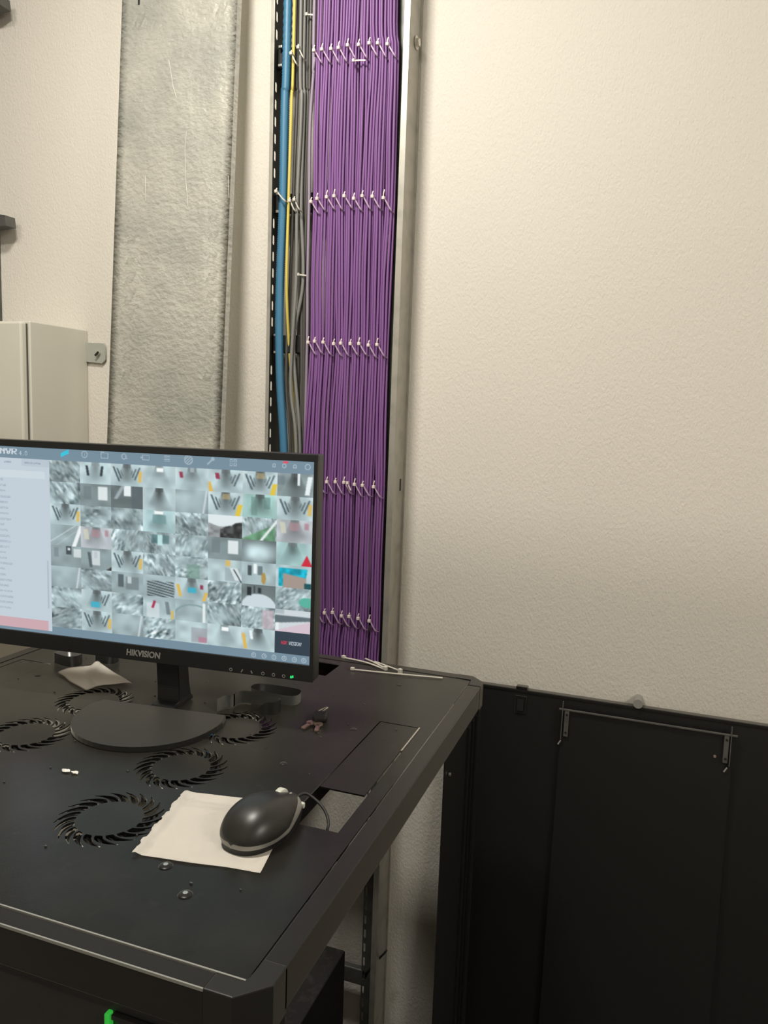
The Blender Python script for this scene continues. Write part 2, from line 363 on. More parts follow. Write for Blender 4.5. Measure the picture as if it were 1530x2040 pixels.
# ------------------------------------------------------------------ wall cable tray (ladder)
TF, TW = 0.150, WY - 0.001
tray = tag(empty('cable_tray', (-0.375, WY, FZ)), 'tall galvanised ladder cable tray fixed upright on the wall carrying purple cables', 'cable tray')
TX0, TX1 = -0.512, -0.243
RUNG = [1.128 - 0.2705 * k for k in range(-1, 9)]
RUNG[1] = 1.125; RUNG[2] = 0.852; RUNG[3] = 0.577; RUNG[4] = 0.303; RUNG[5] = 0.033
def side_rail(x, name, lip):
    hl = []; z = FZ + 0.04
    while z < CZ - 0.07:
        if all(abs(z + 0.01 - q) > 0.032 for q in RUNG): hl.append((0.1690, z + 0.01, 0.0042, 0.0098))
        z += 0.0322
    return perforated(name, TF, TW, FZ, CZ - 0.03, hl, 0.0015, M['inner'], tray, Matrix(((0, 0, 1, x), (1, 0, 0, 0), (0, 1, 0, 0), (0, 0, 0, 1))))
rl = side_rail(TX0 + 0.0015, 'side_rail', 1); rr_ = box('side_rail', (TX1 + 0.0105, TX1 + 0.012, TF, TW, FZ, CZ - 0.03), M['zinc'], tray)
# folded front lips
box('rail_lip', (TX0 - 0.001, TX0 + 0.0065, TF - 0.0018, TF + 0.0002, FZ, CZ - 0.03), M['zinc'], tray, bev=0.0005)
box('rail_lip', (TX1, TX1 + 0.012, TF - 0.0018, TF + 0.0002, FZ, CZ - 0.03), M['zinc'], tray, bev=0.0005)
box('rail_lip', (TX1 + 0.012, TX1 + 0.0145, TW - 0.004, TW, FZ, CZ - 0.03), M['zinc'], tray)
bm = bmesh.new(); z = FZ + 0.05   # perforated inner return flange of the right rail, seen below the rack
hl = []
while z < CZ - 0.08: hl.append((-0.0245, z + 0.009, 0.0024, 0.010)); z += 0.0322
bm.free()
perforated('return_flange', -0.0295, 0.0, FZ, CZ - 0.03, hl, 0.0015, M['zincd'], tray, Matrix(((1, 0, 0, TX1 + 0.0025), (0, 0, 1, 0.1685), (0, 1, 0, 0), (0, 0, 0, 1))))
for z in RUNG:
    bm = bmesh.new(); bx(bm, TX0 + 0.002, TX1 + 0.010, 0.170, 0.185, z - 0.018, z + 0.018, bev=0.002)
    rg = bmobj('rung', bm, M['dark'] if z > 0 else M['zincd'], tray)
    bm = bmesh.new()
    for xx in (TX0 + 0.013, TX1 + 0.004):
        for dz in (-0.017, 0.017):
            bx(bm, xx - 0.004, xx + 0.004, 0.160, 0.170, z + dz - 0.0025, z + dz + 0.0025, bev=0.0008)
    bmobj('rung_tab', bm, M['steel'], rg)
for (z, sz) in ((1.128, 0.0075),):
    bm = bmesh.new(); cyl(bm, (TX1 + 0.0155, 0.186, z), sz, 0.007, 'X', 6); cyl(bm, (TX1 + 0.0135, 0.186, z), sz * 1.6, 0.0015, 'X', 20); bmobj('bolt', bm, M['steel'], tray)
box('rail_opening', (TX1 + 0.0118, TX1 + 0.0128, 0.187, 0.194, 0.292, 0.316), M['dark'], tray)['label'] = 'dark slot in the outer face of the tray rail'
adopt(tray)

# pixel position on the plane y = w (calibration of the place, used to read coordinates)
def ony(px, py, w):
    d = _f + (px - 765) / FPX * _r - (py - 1020) / FPX * _u
    return CAM + d * ((w - CAM.y) / d.y)

# purple bundles: x of the tie in each row
HEADS = [
    [(628, 102), (644, 100), (662, 99), (677, 97), (695, 92), (717, 91), (738, 88), (755, 88), (774, 90)],
    [(622, 402), (634, 396), (653, 393), (668, 391), (688, 391), (707, 396), (724, 391), (744, 392), (766, 395)],
    [(616, 681), (629, 679), (646, 681), (667, 684), (681, 683), (700, 684), (717, 684), (736, 687), (753, 686)],
    [(599, 953), (617, 955), (634, 957), (653, 958), (670, 958), (687, 959), (708, 963), (724, 965), (746, 968)],
    [(598, 1208), (615, 1211), (631, 1214), (648, 1218), (664, 1217), (682, 1224), (697, 1225), (715, 1229), (737, 1234)]]
YC = 0.146
bun = []      # bun[b] = list of (x,z) control points, top to bottom
for b in range(9):
    L = []
    x0 = ony(640 + 17.2 * b, 0, YC)
    L.append((x0.x - 0.001, CZ - 0.03)); L.append((x0.x, 1.30))
    for r_, row in enumerate(HEADS):
        p = ony(row[b][0] + 7.5, row[b][1] + 12, YC); L.append((p.x, p.z))
        if r_ < 4:
            q0 = row[b]; q1 = HEADS[r_ + 1][b]
            q = ony((q0[0] + q1[0]) / 2 + 7.5 + random.uniform(-1.5, 1.5), (q0[1] + q1[1]) / 2 + 12, YC); L.append((q.x, q.z))
    L.append((L[-1][0] - 0.002, -0.02))
    bun.append(L)
POS = ['left front', 'middle front', 'right front', 'rear left', 'rear middle', 'rear right']
rows_z = []
for b in range(9):
    L = bun[b]
    for k in range(6):
        off = [-0.0054, 0.0, 0.0054, -0.0029, 0.0029, 0.0086][k]; dy = [0.0005, -0.0015, 0.0005, 0.0065, 0.0065, 0.0060][k]
        pts = []
        for i, (x, z) in enumerate(L):
            tied = i in (2, 4, 6, 8, 10)
            sp = 0.96 if tied else 1.06
            j = 0 if tied else random.uniform(-0.0010, 0.0010)
            pts.append((x + off * sp + j, YC + dy + 0.003 + (0 if tied else random.uniform(-0.0025, 0.0005)), z))
        xe = pts[-1][0]
        # bend into the rear of the rack below its top frame
        xg = -0.445 + 0.0045 * (b - 4) + 0.001 * off * 100; zg = -0.11 - 0.0052 * k - 0.002 * (b % 3)
        pts += [(xe, YC + dy, -0.048), (xe, YC + dy, -0.074), (xe * 0.5 + xg * 0.5, YC - 0.008 + dy, -0.118 - 0.004 * k), (xg, 0.115 - 0.004 * (k % 3), zg - 0.055), (xg - 0.004, 0.04, zg - 0.075), (xg - 0.006, -0.035, zg - 0.085)]
        bm = bmesh.new(); tube(bm, smoothpath(pts, 6), 0.00262, 8)
        o = bmobj('network_cable', bm, M['purple'], None, True)
        lab = '%s strand of purple network cable in the %s bundle from the tray\'s left' % (POS[k], ORD[b])
        tag(o, lab, 'cable', 'purple network cables strapped in the tray')
# cable ties, one per bundle and rung
def strap_tie(x, y, z, w, tilt=1.0, long=0.0, m='tie'):
    root = bpy.data.objects.new('cable_tie', None); COL.objects.link(root); root.location = (x, y, z); root.empty_display_size = 0.01
    bm = bmesh.new()
    pts = [Vector((-w, 0.010, 0.011)), Vector((-w * 0.95, -0.002, 0.0105)), Vector((-w * 0.5, -0.0055, 0.006)), Vector((w * 0.3, -0.0057, -0.004 * tilt)), Vector((w * 0.95, -0.003, -0.0125 * tilt)), Vector((w * 1.05, 0.008, -0.015 * tilt))]
    tube(bm, smoothpath(pts, 3), 0.001, flat=(0.0012, 0.0005, Vector((0, -1, 0)))); s = bmobj('strap', bm, M['strap'] if m == 'tie' else M[m], root)
    bm = bmesh.new(); bx(bm, -w - 0.0028, -w + 0.0032, -0.0098, -0.003, 0.0068, 0.0130, bev=0.0012, mtx=None); bmobj('tie_head', bm, M[m], root)
    bm = bmesh.new()
    L = 0.008 + long
    pts = [Vector((-w, -0.007, 0.0115)), Vector((-w * 0.9, -0.008, 0.0115 + L * 0.5)), Vector((-w * 0.72, -0.0075, 0.0115 + L))]
    tube(bm, smoothpath(pts, 3), 0.001, flat=(0.0010, 0.0005, Vector((0, -1, 0)))); bmobj('tie_tail', bm, M[m], root)
    return root
ROWN = ['topmost', 'second', 'third', 'fourth', 'lowest']
for r_, row in enumerate(HEADS):
    for b, (px, py) in enumerate(row):
        if r_ >= 3 and b < 2: continue
        p = ony(px + 7.5, py + 12, YC)
        t = strap_tie(p.x, YC, p.z, 0.0078, random.uniform(0.85, 1.1), random.uniform(-0.002, 0.003) + (0.004 if b == 8 and r_ in (1, 3, 4) else 0))
        tag(t, 'white cable tie around the %s purple bundle from left, %s row of ties' % (ORD[b], ROWN[r_]), 'cable tie', 'cable ties on the purple bundles')
def bar_tie(p0, p1, y, label, grp, m='tiew'):
    a = ony(*p0, y); b = ony(*p1, y); d = b - a; root = bpy.data.objects.new('cable_tie', None); COL.objects.link(root); root.location = a
    bm = bmesh.new(); tube(bm, [Vector((0, 0, 0)), d * 0.5 + Vector((0, -0.001, 0)), d], 0.001, flat=(0.0013, 0.0006, Vector((0, -1, 0)))); bmobj('strap', bm, M[m], root)
    bm = bmesh.new(); bx(bm, -0.003, 0.002, -0.0035, 0.002, -0.0028, 0.0028, bev=0.0007); bmobj('tie_head', bm, M[m], root)
    tag(root, label, 'cable tie', grp); return root
bar_tie((705, 121), (728, 120), 0.138, 'short white cable tie lying level across the middle purple bundles near the top', None, 'tie')
bar_tie((693, 962), (699, 977), 0.136, 'white cable tie tail hanging down over the purple bundles in the fourth row', None, 'tie')
bar_tie((612, 29), (626, 30), 0.157, 'white cable tie level on the thin grey cables at the very top', None)
bar_tie((595, 547), (611, 549), 0.157, 'white cable tie level on the grey cables between second and third tie rows', None)

# blue corrugated conduit
def wall_path(pts, y, ext=True):
    P = [ony(px, py, y) for px, py in pts]
    if ext: P = [Vector((P[0].x + 0.001, y, CZ - 0.03))] + P
    return P
bp = wall_path([(574, 0), (568, 200), (564, 400), (557, 600), (558, 750), (566, 900)], 0.165) + [Vector((-0.468, 0.165, 0.15)), Vector((-0.455, 0.165, -0.05)), Vector((-0.47, 0.10, -0.12)), Vector((-0.52, 0.0, -0.16)), Vector((-0.56, -0.08, -0.5))]
path = smoothpath(bp, 90); bm = bmesh.new()
tube(bm, path, 0.008, 12, rfun=lambda i: 0.0092 if i % 2 else 0.0080)
tag(bmobj('corrugated_conduit', bm, M['blue'], None, True), 'blue corrugated conduit running down the left side of the tray', 'conduit')
yp = wall_path([(587, 0), (581, 200), (575, 400), (571, 550), (569, 640), (571, 760)], 0.158); yp[-1].y = 0.18; yp[-2].y = 0.168
yp += [Vector((yp[-1].x + 0.005, 0.195, 0.35)), Vector((yp[-1].x + 0.01, 0.195, 0.0)), Vector((yp[-1].x + 0.01, 0.195, -0.3))]
bm = bmesh.new(); tube(bm, smoothpath(yp, 8), 0.0030, 10)
tag(bmobj('data_cable', bm, M['yellow'], None, True), 'thin yellow cable beside the blue conduit', 'cable')
GREY = [
    ([(600, 0), (601, 200), (592, 400), (590, 560), (579, 760), (590, 890)], 0.155, 0.0034, 'greyc', 'light grey cable just right of the yellow cable, crossing left halfway down'),
    ([(607, 0), (606, 200), (600, 400), (604, 560), (585, 690), (598, 890)], 0.163, 0.0036, 'greyc', 'light grey cable second from the yellow one, bowing left low down'),
    ([(594, 0), (592, 200), (584, 400), (578, 560), (570, 760), (578, 890)], 0.172, 0.0030, 'greyd', 'dull grey cable hidden close behind the yellow cable'),
    ([(614, 0), (613, 200), (606, 400), (602, 560), (602, 760), (604, 890)], 0.172, 0.0040, 'greyd', 'dark grey cable in the middle of the grey group'),
    ([(620, 0), (617, 200), (611, 400), (607, 560), (606, 760), (607, 890)], 0.168, 0.0030, 'greyd', 'dark grey cable nearest the left edge of the purple cables'),
    ([(627, 0), (626, 120), (618, 250), (616, 400), (613, 560), (612, 690)], 0.158, 0.0032, 'purple2', 'pale lilac grey cable running along the left purple bundle'),
    ([(612, 0), (611, 200), (604, 400), (597, 560), (594, 760), (596, 890)], 0.178, 0.0036, 'greyd', 'dark grey cable set deepest in the tray behind the light ones'),
]
for pts, y, r0, m, lab in GREY:
    P = wall_path(pts, y); P += [Vector((P[-1].x, y, 0.1)), Vector((P[-1].x + 0.002, y, -0.05)), Vector((P[-1].x - 0.01, 0.08, -0.11)), Vector((P[-1].x - 0.05, -0.03, -0.14)), Vector((P[-1].x - 0.1, -0.10, -0.5))]
    bm = bmesh.new(); tube(bm, smoothpath(P, 7), r0, 10)
    tag(bmobj('power_cable', bm, M[m], None, True), lab, 'cable', 'grey cables left of the purple bundles')
for (px, py, y, lab) in [(600, 108, 0.150, 'white cable tie on the light grey cables at the topmost tie row'), (592, 410, 0.150, 'white cable tie on the light grey cables at the second tie row'),
                         (586, 120, 0.150, 'small white cable tie holding the yellow cable at the topmost tie row'), (583, 412, 0.151, 'small white cable tie holding the yellow cable at the second tie row'),
                         (560, 393, 0.152, 'cream cable tie strapped round the blue corrugated conduit')]:
    p = ony(px + 2, py, y); t = strap_tie(p.x, y, p.z, 0.0055 if 'blue' not in lab else 0.010, 0.7, -0.004, 'tiew')
    tag(t, lab, 'cable tie')

# ------------------------------------------------------------------ leaning galvanised cover
cover = tag(empty('tray_cover', (-0.74, 0.03, FZ)), 'long galvanised metal tray cover with mottled scratched face leaning on the wall', 'metal cover')
tl, tr_ = ony(258, 0, 0.17), ony(487, 0, 0.17); bl, br = ony(222, 880, 0.12), ony(447, 890, 0.12)
def ext(a, b, z): t = (z - a.z) / (b.z - a.z); return a + (b - a) * t
TL, TR = ext(bl, tl, CZ - 0.25), ext(br, tr_, CZ - 0.25); BL, BR = ext(tl, bl, FZ + 0.004), ext(tr_, br, FZ + 0.004)
TL.y = min(TL.y, 0.196); TR.y = min(TR.y, 0.196)
bm = bmesh.new(); NU, NV = 14, 90; G = []
for j in range(NV + 1):
    row = []
    for i in range(NU + 1):
        a = BL.lerp(BR, i / NU); b = TL.lerp(TR, i / NU); p = a.lerp(b, j / NV)
        if 1 < i < NU - 1: p.y += 0.0012 * math.sin(i * 1.3 + j * 0.9) * math.sin(j * 0.37)
        row.append(bm.verts.new(p))
    G.append(row)
for j in range(NV):
    for i in range(NU): bm.faces.new((G[j][i], G[j][i + 1], G[j + 1][i + 1], G[j + 1][i]))
bmesh.ops.solidify(bm, geom=bm.faces[:], thickness=-0.0012)
bmobj('cover_face', bm, M['galv'], cover, True)
for (A, B, s) in ((BL, TL, -1), (BR, TR, 1)):
    bm = bmesh.new(); vs = []
    for p in (A, B):
        for dx in (0, 0.0015 * -s):
            for dy in (0.0005, 0.016): vs.append(bm.verts.new(p + Vector((dx, dy, 0))))
    for f in ((0, 1, 3, 2), (4, 6, 7, 5), (0, 4, 5, 1), (2, 3, 7, 6), (0, 2, 6, 4), (1, 5, 7, 3)): bm.faces.new([vs[i] for i in f])
    bmobj('folded_lip', bm, M['galv'], cover)
# long scratches on the face
bm = bmesh.new()
def onpanel(px, py):
    d = _f + (px - 765) / FPX * _r - (py - 1020) / FPX * _u; n = (BR - BL).cross(TL - BL).normalized()
    return CAM + d * ((BL - CAM).dot(n) / d.dot(n)) + Vector((0, -0.0011, 0))
for pl in ([(372, 262), (369, 300), (371, 360), (375, 410)], [(290, 350), (291, 400)], [(455, 350), (457, 395)], [(337, 120), (345, 170), (352, 195)]):
    tube(bm, [onpanel(*q) for q in pl], 0.0004, 4)
bmobj('scratch', bm, M['scr'], cover)
box('notch', (onpanel(277, 4).x - 0.002, onpanel(277, 4).x + 0.002, onpanel(277, 4).y, onpanel(277, 4).y + 0.002, onpanel(277, 4).z - 0.006, onpanel(277, 4).z + 0.03), M['dark'], cover)['label'] = 'short dark notch near the top'
adopt(cover)

# ------------------------------------------------------------------ wall enclosure
enc = tag(empty('electrical_enclosure', (-1.25, WY, 0.1)), 'pale grey metal enclosure on the wall at left behind the monitor', 'enclosure')
box('body', (-1.46, -1.011, 0.040, WY - 0.001, 0.10, 0.611), M['box'], enc, bev=0.0025)
box('seal', (-1.455, -1.017, 0.034, 0.041, 0.105, 0.605), M['greyd'], enc)
box('door', (-1.462, -1.0135, 0.018, 0.034, 0.098, 0.607), M['box'], enc, bev=0.004)
br_ = empty('mounting_bracket'); br_.parent = enc
bmk = Matrix(((1, 0, 0, 0), (0, 0, -1, 0.2135), (0, 1, 0, 0), (0, 0, 0, 1)))
COL.objects.unlink(br_); bpy.data.objects.remove(br_)
o = plate('mounting_bracket', [(-1.02, 0.540), (-0.966, 0.536), (-0.957, 0.545), (-0.957, 0.574), (-0.962, 0.581), (-1.02, 0.583)], [], 0.004, M['brk'], enc, Matrix(((1, 0, 0, 0), (0, 0, -1, 0.208), (0, 1, 0, 0), (0, 0, 0, 1))))
bm = bmesh.new(); cyl(bm, (-0.9745, 0.2035, 0.559), 0.005, 0.005, 'Y', 10); bmobj('bracket_screw', bm, M['steel'], o)
bm = bmesh.new(); bx(bm, -0.0065, 0.0065, -0.001, 0.001, -0.002, 0.002, mtx=Matrix.Translation((-0.974, 0.2, 0.557)) @ Matrix.Rotation(-0.7, 4, 'Y')); bmobj('screw_slot', bm, M['dark'], o)
adopt(enc)
# tray at the left edge of the frame with its bracket ends reaching into view
tr2 = tag(empty('wall_channel', (-1.30, WY, FZ)), 'dark metal wall channel at the far left with bracket ends poking into view', 'wall channel')
box('channel', (-1.42, -1.262, 0.150, WY - 0.001, 0.625, CZ - 0.03), M['zincd'], tr2)
for z in (0.855, 1.325):
    bm = bmesh.new(); prism(bm, [(-1.265, z - 0.018), (-1.194, z - 0.014), (-1.197, z + 0.009), (-1.265, z + 0.019)], 0, 0.03)
    bmesh.ops.transform(bm, matrix=Matrix(((1, 0, 0, 0), (0, 0, 1, 0.165), (0, 1, 0, 0), (0, 0, 0, 1))), verts=bm.verts[:])
    bmobj('bracket_end', bm, M['zincd'], tr2)
adopt(tr2)

# ------------------------------------------------------------------ black side panels leaning against the wall
def lean(name, x0, x1, ztop, ytop, ybot, label):
    root = tag(empty(name, ((x0 + x1) / 2, ybot, FZ)), label, 'side panel')
    H = math.hypot(ztop - FZ, ytop - ybot); a = math.atan2(ytop - ybot, ztop - FZ)
    mt = Matrix.Translation((0, ybot, FZ)) @ Matrix.Rotation(-a, 4, 'X')
    return root, H, mt
root, H, mt = lean('side_panel', -0.10, 0.80, -0.079, 0.192, 0.10, 'wide black rack side panel leaning on the wall, topped by a folded edge')
box('panel_sheet', (-0.10, 0.80, 0, 0.0015, 0, H), M['panel'], root, mtx=mt)
box('folded_edge', (-0.10, 0.80, -0.0022, 0.018, H - 0.0062, H), M['strip'], root, bev=0.0012, mtx=mt)
box('folded_edge', (-0.10, -0.0985, 0.0015, 0.018, 0, H - 0.002), M['panel'], root, mtx=mt)
bm = bmesh.new(); bx(bm, 0.022, 0.044, -0.004, 0.0, H - 0.046, H - 0.012, bev=0.001, mtx=mt); bx(bm, 0.022, 0.044, -0.003, 0.014, H, H + 0.006, bev=0.001, mtx=mt)
lt = bmobj('latch', bm, M['strip'], root)
box('latch_slot', (0.027, 0.039, -0.0052, -0.004, H - 0.041, H - 0.018), M['dark'], lt, mtx=mt)
adopt(root)
root, H, mt = lean('side_panel', 0.113, 0.412, -0.097, 0.180, 0.085, 'narrower black panel with hanging brackets leaning in front of the wide one')
box('panel_sheet', (0.113, 0.412, 0, 0.0015, 0, H - 0.004), M['panel'], root, mtx=mt)
bm = bmesh.new()
for xx in (0.113, 0.411): bx(bm, xx, xx + 0.0015, 0.0015, 0.010, 0, H - 0.006, mtx=mt)
bmobj('folded_edge', bm, M['panel'], root)
bm = bmesh.new(); bx(bm, 0.108, 0.418, -0.007, -0.004, H - 0.0045, H - 0.0010, bev=0.0007, mtx=mt); bmobj('hanging_rod', bm, M['zincd'], root)
for i, xx in enumerate((0.1185, 0.3965)):
    bm = bmesh.new(); bx(bm, xx, xx + 0.0085, -0.006, -0.001, H - 0.054, H - 0.004, bev=0.001, mtx=mt)
    e = xx - 0.0045 if i == 0 else xx + 0.0105
    bx(bm, e, e + 0.0015, -0.008, -0.001, H - 0.060 + 0.002 * i, H + 0.012, mtx=mt)
    b_ = bmobj('hanging_bracket', bm, M['zincd'], root)
    bm = bmesh.new()
    for dz in (-0.012, -0.046): cyl(bm, mt @ Vector((xx + 0.0045, -0.0065, H + dz)), 0.002, 0.002, 'Y', 10)
    bmobj('rivet', bm, M['dark'], b_)
    bm = bmesh.new(); p = mt @ Vector((xx - 0.006 if i == 0 else xx + 0.006, -0.004, H - (0.067 if i == 0 else 0.066)))
    bx(bm, -0.0012, 0.0012, -0.001, 0.001, -0.005, 0.005, bev=0.0004, mtx=Matrix.Translation(p) @ Matrix.Rotation(0.5, 4, 'Y')); bmobj('chip', bm, M['logo'], root)['label'] = 'small chipped pale spot below the bracket'
bm = bmesh.new(); cyl(bm, mt @ Vector((0.384, -0.0006, H - 0.046)), 0.0025, 0.002, 'Y', 12); bmobj('rust_spot', bm, M['copper'], root)
adopt(root)
bm = bmesh.new(); cyl(bm, (0.248, 0.199, -0.071), 0.0085, 0.030, 'Y', 20)
tag(bmobj('wall_plug', bm, M['mousesil'], None, False), 'small pale round wall plug just above the black panels', 'wall plug')
bm = bmesh.new(); tube(bm, smoothpath([(-0.262, 0.165, -0.75), (-0.24, 0.17, -0.72), (-0.222, 0.17, -0.695), (-0.216, 0.172, -0.685)], 4), 0.0022, 8)
tag(bmobj('cord_end', bm, M['rubber'], None, True), 'black cord end sticking out of the tray rail low under the rack', 'cord')

# ------------------------------------------------------------------ monitor
MA = math.radians(5.0); P0 = Vector((-0.413, -0.357, 0)); nn = Vector((math.sin(MA), -math.cos(MA), 0)); tt = Vector((math.cos(MA), math.sin(MA), 0))
# local frame: X along the screen, Y away from the viewer, Z up; origin on the screen plane under the screen's left edge
s0 = P0.dot(tt); org = P0 + tt * (-0.711 - s0)
MM = Matrix(((tt.x, -nn.x, 0, org.x), (tt.y, -nn.y, 0, org.y), (0, 0, 1, 0), (0, 0, 0, 1)))
mon = tag(empty('monitor', (-0.40, -0.31, 0.0)), 'black computer monitor showing a grid of camera views on top of the rack', 'monitor')
SW, SZ0, SZ1 = 0.5045, 0.098, 0.376
bm = bmesh.new(); B0 = (-0.0055, SW + 0.0055, SZ0 - 0.0235, SZ1 + 0.0098)
bx(bm, B0[0], B0[1], 0.0015, 0.024, B0[2], B0[3], bev=0.002, mtx=MM)
bx(bm, 0.10, SW - 0.10, 0.022, 0.045, 0.12, 0.33, bev=0.006, mtx=MM)
bmobj('housing', bm, M['bezel'], mon)
bm = bmesh.new()
bx(bm, B0[0], B0[1], -0.0015, 0.002, B0[2], SZ0, bev=0.0008, mtx=MM); bx(bm, B0[0], B0[1], -0.0015, 0.002, SZ1, B0[3], bev=0.0008, mtx=MM)
bx(bm, B0[0], 0.0, -0.0014, 0.002, SZ0 - 0.001, SZ1 + 0.001, mtx=MM); bx(bm, SW, B0[1], -0.0014, 0.002, SZ0 - 0.001, SZ1 + 0.001, mtx=MM)
bmobj('bezel', bm, M['bezel'], mon)
# --- picture on the screen, painted numerically
W_, H_ = 720, 404
img = np.zeros((H_, W_, 3)); yy, xx = np.mgrid[0:H_, 0:W_]; U = xx / (W_ - 1); V = yy / (H_ - 1)
BAR = np.array([118, 142, 158.]) ; img[:] = BAR
def vnoise(h, w, n, m):
    g = rng.random((n + 2, m + 2)); a = np.linspace(0, n, h); b = np.linspace(0, m, w); i = a.astype(int); j = b.astype(int); fa = (a - i)[:, None]; fb = (b - j)[None]
    fa = fa * fa * (3 - 2 * fa); fb = fb * fb * (3 - 2 * fb)
    return (g[i][:, j] * (1 - fa) * (1 - fb) + g[i + 1][:, j] * fa * (1 - fb) + g[i][:, j + 1] * (1 - fa) * fb + g[i + 1][:, j + 1] * fa * fb)
# sidebar
sb = (U < 0.190) & (V > 0.060) & (V < 0.985); img[sb] = (196, 209, 219)
img[(U < 0.19) & (V > 0.06) & (V < 0.10) & (U > 0.095)] = (186, 199, 210)
img[(U < 0.175) & (V > 0.125) & (V < 0.165)] = (206, 218, 226)
img[(U < 0.178) & (V > 0.93) & (V < 0.985)] = (206, 170, 178)
img[(U > 0.1755) & (U < 0.181) & (V > 0.60) & (V < 0.86)] = (176, 190, 202)
for k in range(24):
    v = 0.178 + k * 0.0305; L = 0.022 + 0.03 * rng.random()
    if v > 0.92: break
    s = (U > 0.006) & (U < 0.006 + L) & (np.abs(V - v) < 0.006) & (rng.random((H_, W_)) > 0.35); img[s] = img[s] * 0.4 + np.array([150, 168, 182.]) * 0.6
for u0, u1 in ((0.035, 0.06), (0.105, 0.16)):
    s = (U > u0) & (U < u1) & (np.abs(V - 0.083) < 0.005) & (rng.random((H_, W_)) > 0.35); img[s] = (150, 168, 182)
F5 = {'N': '10001 11001 10101 10011 10001 10001 10001', 'V': '10001 10001 10001 01010 01010 01010 00100', 'R': '11110 10001 10001 11110 10100 10010 10001',
      '4': '00010 00110 01010 10010 11111 00010 00010', '.': '00000 00000 00000 00000 00000 00000 00100', '0': '01110 10001 10001 10001 10001 10001 01110',
      'H': '10001 10001 10001 11111 10001 10001 10001', 'I': '111 010 010 010 010 010 111', 'K': '10001 10010 10100 11000 10100 10010 10001',
      'S': '01111 10000 10000 01110 00001 00001 11110', 'O': '01110 10001 10001 10001 10001 10001 01110'}
def put(s, u, v, h, col, aspect=0.9, bold=0.0, shear=0.0):
    # draw a word with cap height h (fraction of the screen height)
    ph = h / 7; pw = ph * aspect * SW ** -1 * (SZ1 - SZ0); cx = u
    for ch in s:
        g = F5[ch].split(); n = len(g[0])
        for r0, row in enumerate(g):
            for c0, b in enumerate(row):
                if b == '1':
                    x0 = cx + c0 * pw + shear * (7 - r0) * pw; y0 = v + r0 * ph
                    m_ = (U >= x0 - bold * pw) & (U < x0 + pw * (1 + bold)) & (V >= y0) & (V < y0 + ph); img[m_] = col
        cx += (n + 1.1) * pw
put('NVR', 0.022, 0.010, 0.032, (205, 216, 224), 1.35, 0.35)
put('4.0', 0.088, 0.022, 0.021, (185, 198, 208), 1.0)
def ring(u, v, r, col, th=0.0025):
    d = np.hypot((U - u) * SW, (V - v) * (SZ1 - SZ0)); m_ = np.abs(d - r * SW) < th * SW * 0.6; img[m_] = col
def rct(u0, u1, v0, v1, col): img[(U >= u0) & (U <= u1) & (V >= v0) & (V <= v1)] = col
def frame(u0, u1, v0, v1, col):
    rct(u0, u1, v0, v0 + .004, col); rct(u0, u1, v1 - .004, v1, col); rct(u0, u0 + .002, v0, v1, col); rct(u1 - .002, u1, v0, v1, col)
IC = (158, 178, 190)
m_ = (np.abs((V - 0.022) + (U - 0.242) * 0.8) < 0.011) & (np.abs(U - 0.242) < 0.013); img[m_] = (60, 196, 222)
ring(0.307, 0.022, 0.009, IC); rct(0.306, 0.308, 0.014, 0.03, IC)
frame(0.360, 0.384, 0.008, 0.038, IC); rct(0.360, 0.370, 0.003, 0.010, IC)
ring(0.434, 0.022, 0.007, IC); rct(0.440, 0.446, 0.028, 0.034, IC)
frame(0.492, 0.514, 0.008, 0.036, IC); rct(0.486, 0.492, 0.018, 0.026, IC)
for q in (0.006, 0.015, 0.024, 0.033): rct(0.560, 0.578, q, q + 0.004, IC)
ring(0.634, 0.022, 0.012, IC); m_ = (np.hypot((U - .634) * SW, (V - .022) * .278) < .006) & (((xx + yy) % 6) < 3); img[m_] = IC
m_ = (np.abs((V - 0.024) + (U - 0.700) * 1.6) < 0.006) & (np.abs(U - 0.700) < 0.010); img[m_] = IC; ring(0.707, 0.012, 0.004, IC)
for a in (0.757, 0.769):
    for b in (0.006, 0.025): frame(a, a + 0.009, b, b + 0.016, IC)
for u in (0.886, 0.945): ring(u, 0.026, 0.004, IC); rct(u - 0.005, u + 0.005, 0.032, 0.036, IC)
ring(0.915, 0.026, 0.005, IC); rct(0.912, 0.926, 0.004, 0.014, (226, 80, 96)); ring(0.981, 0.026, 0.007, IC)
for u in (0.835, 0.866, 0.895, 0.925, 0.955, 0.982): ring(u, 0.981, 0.006, IC); rct(u - 0.002, u + 0.002, 0.976, 0.985, IC)
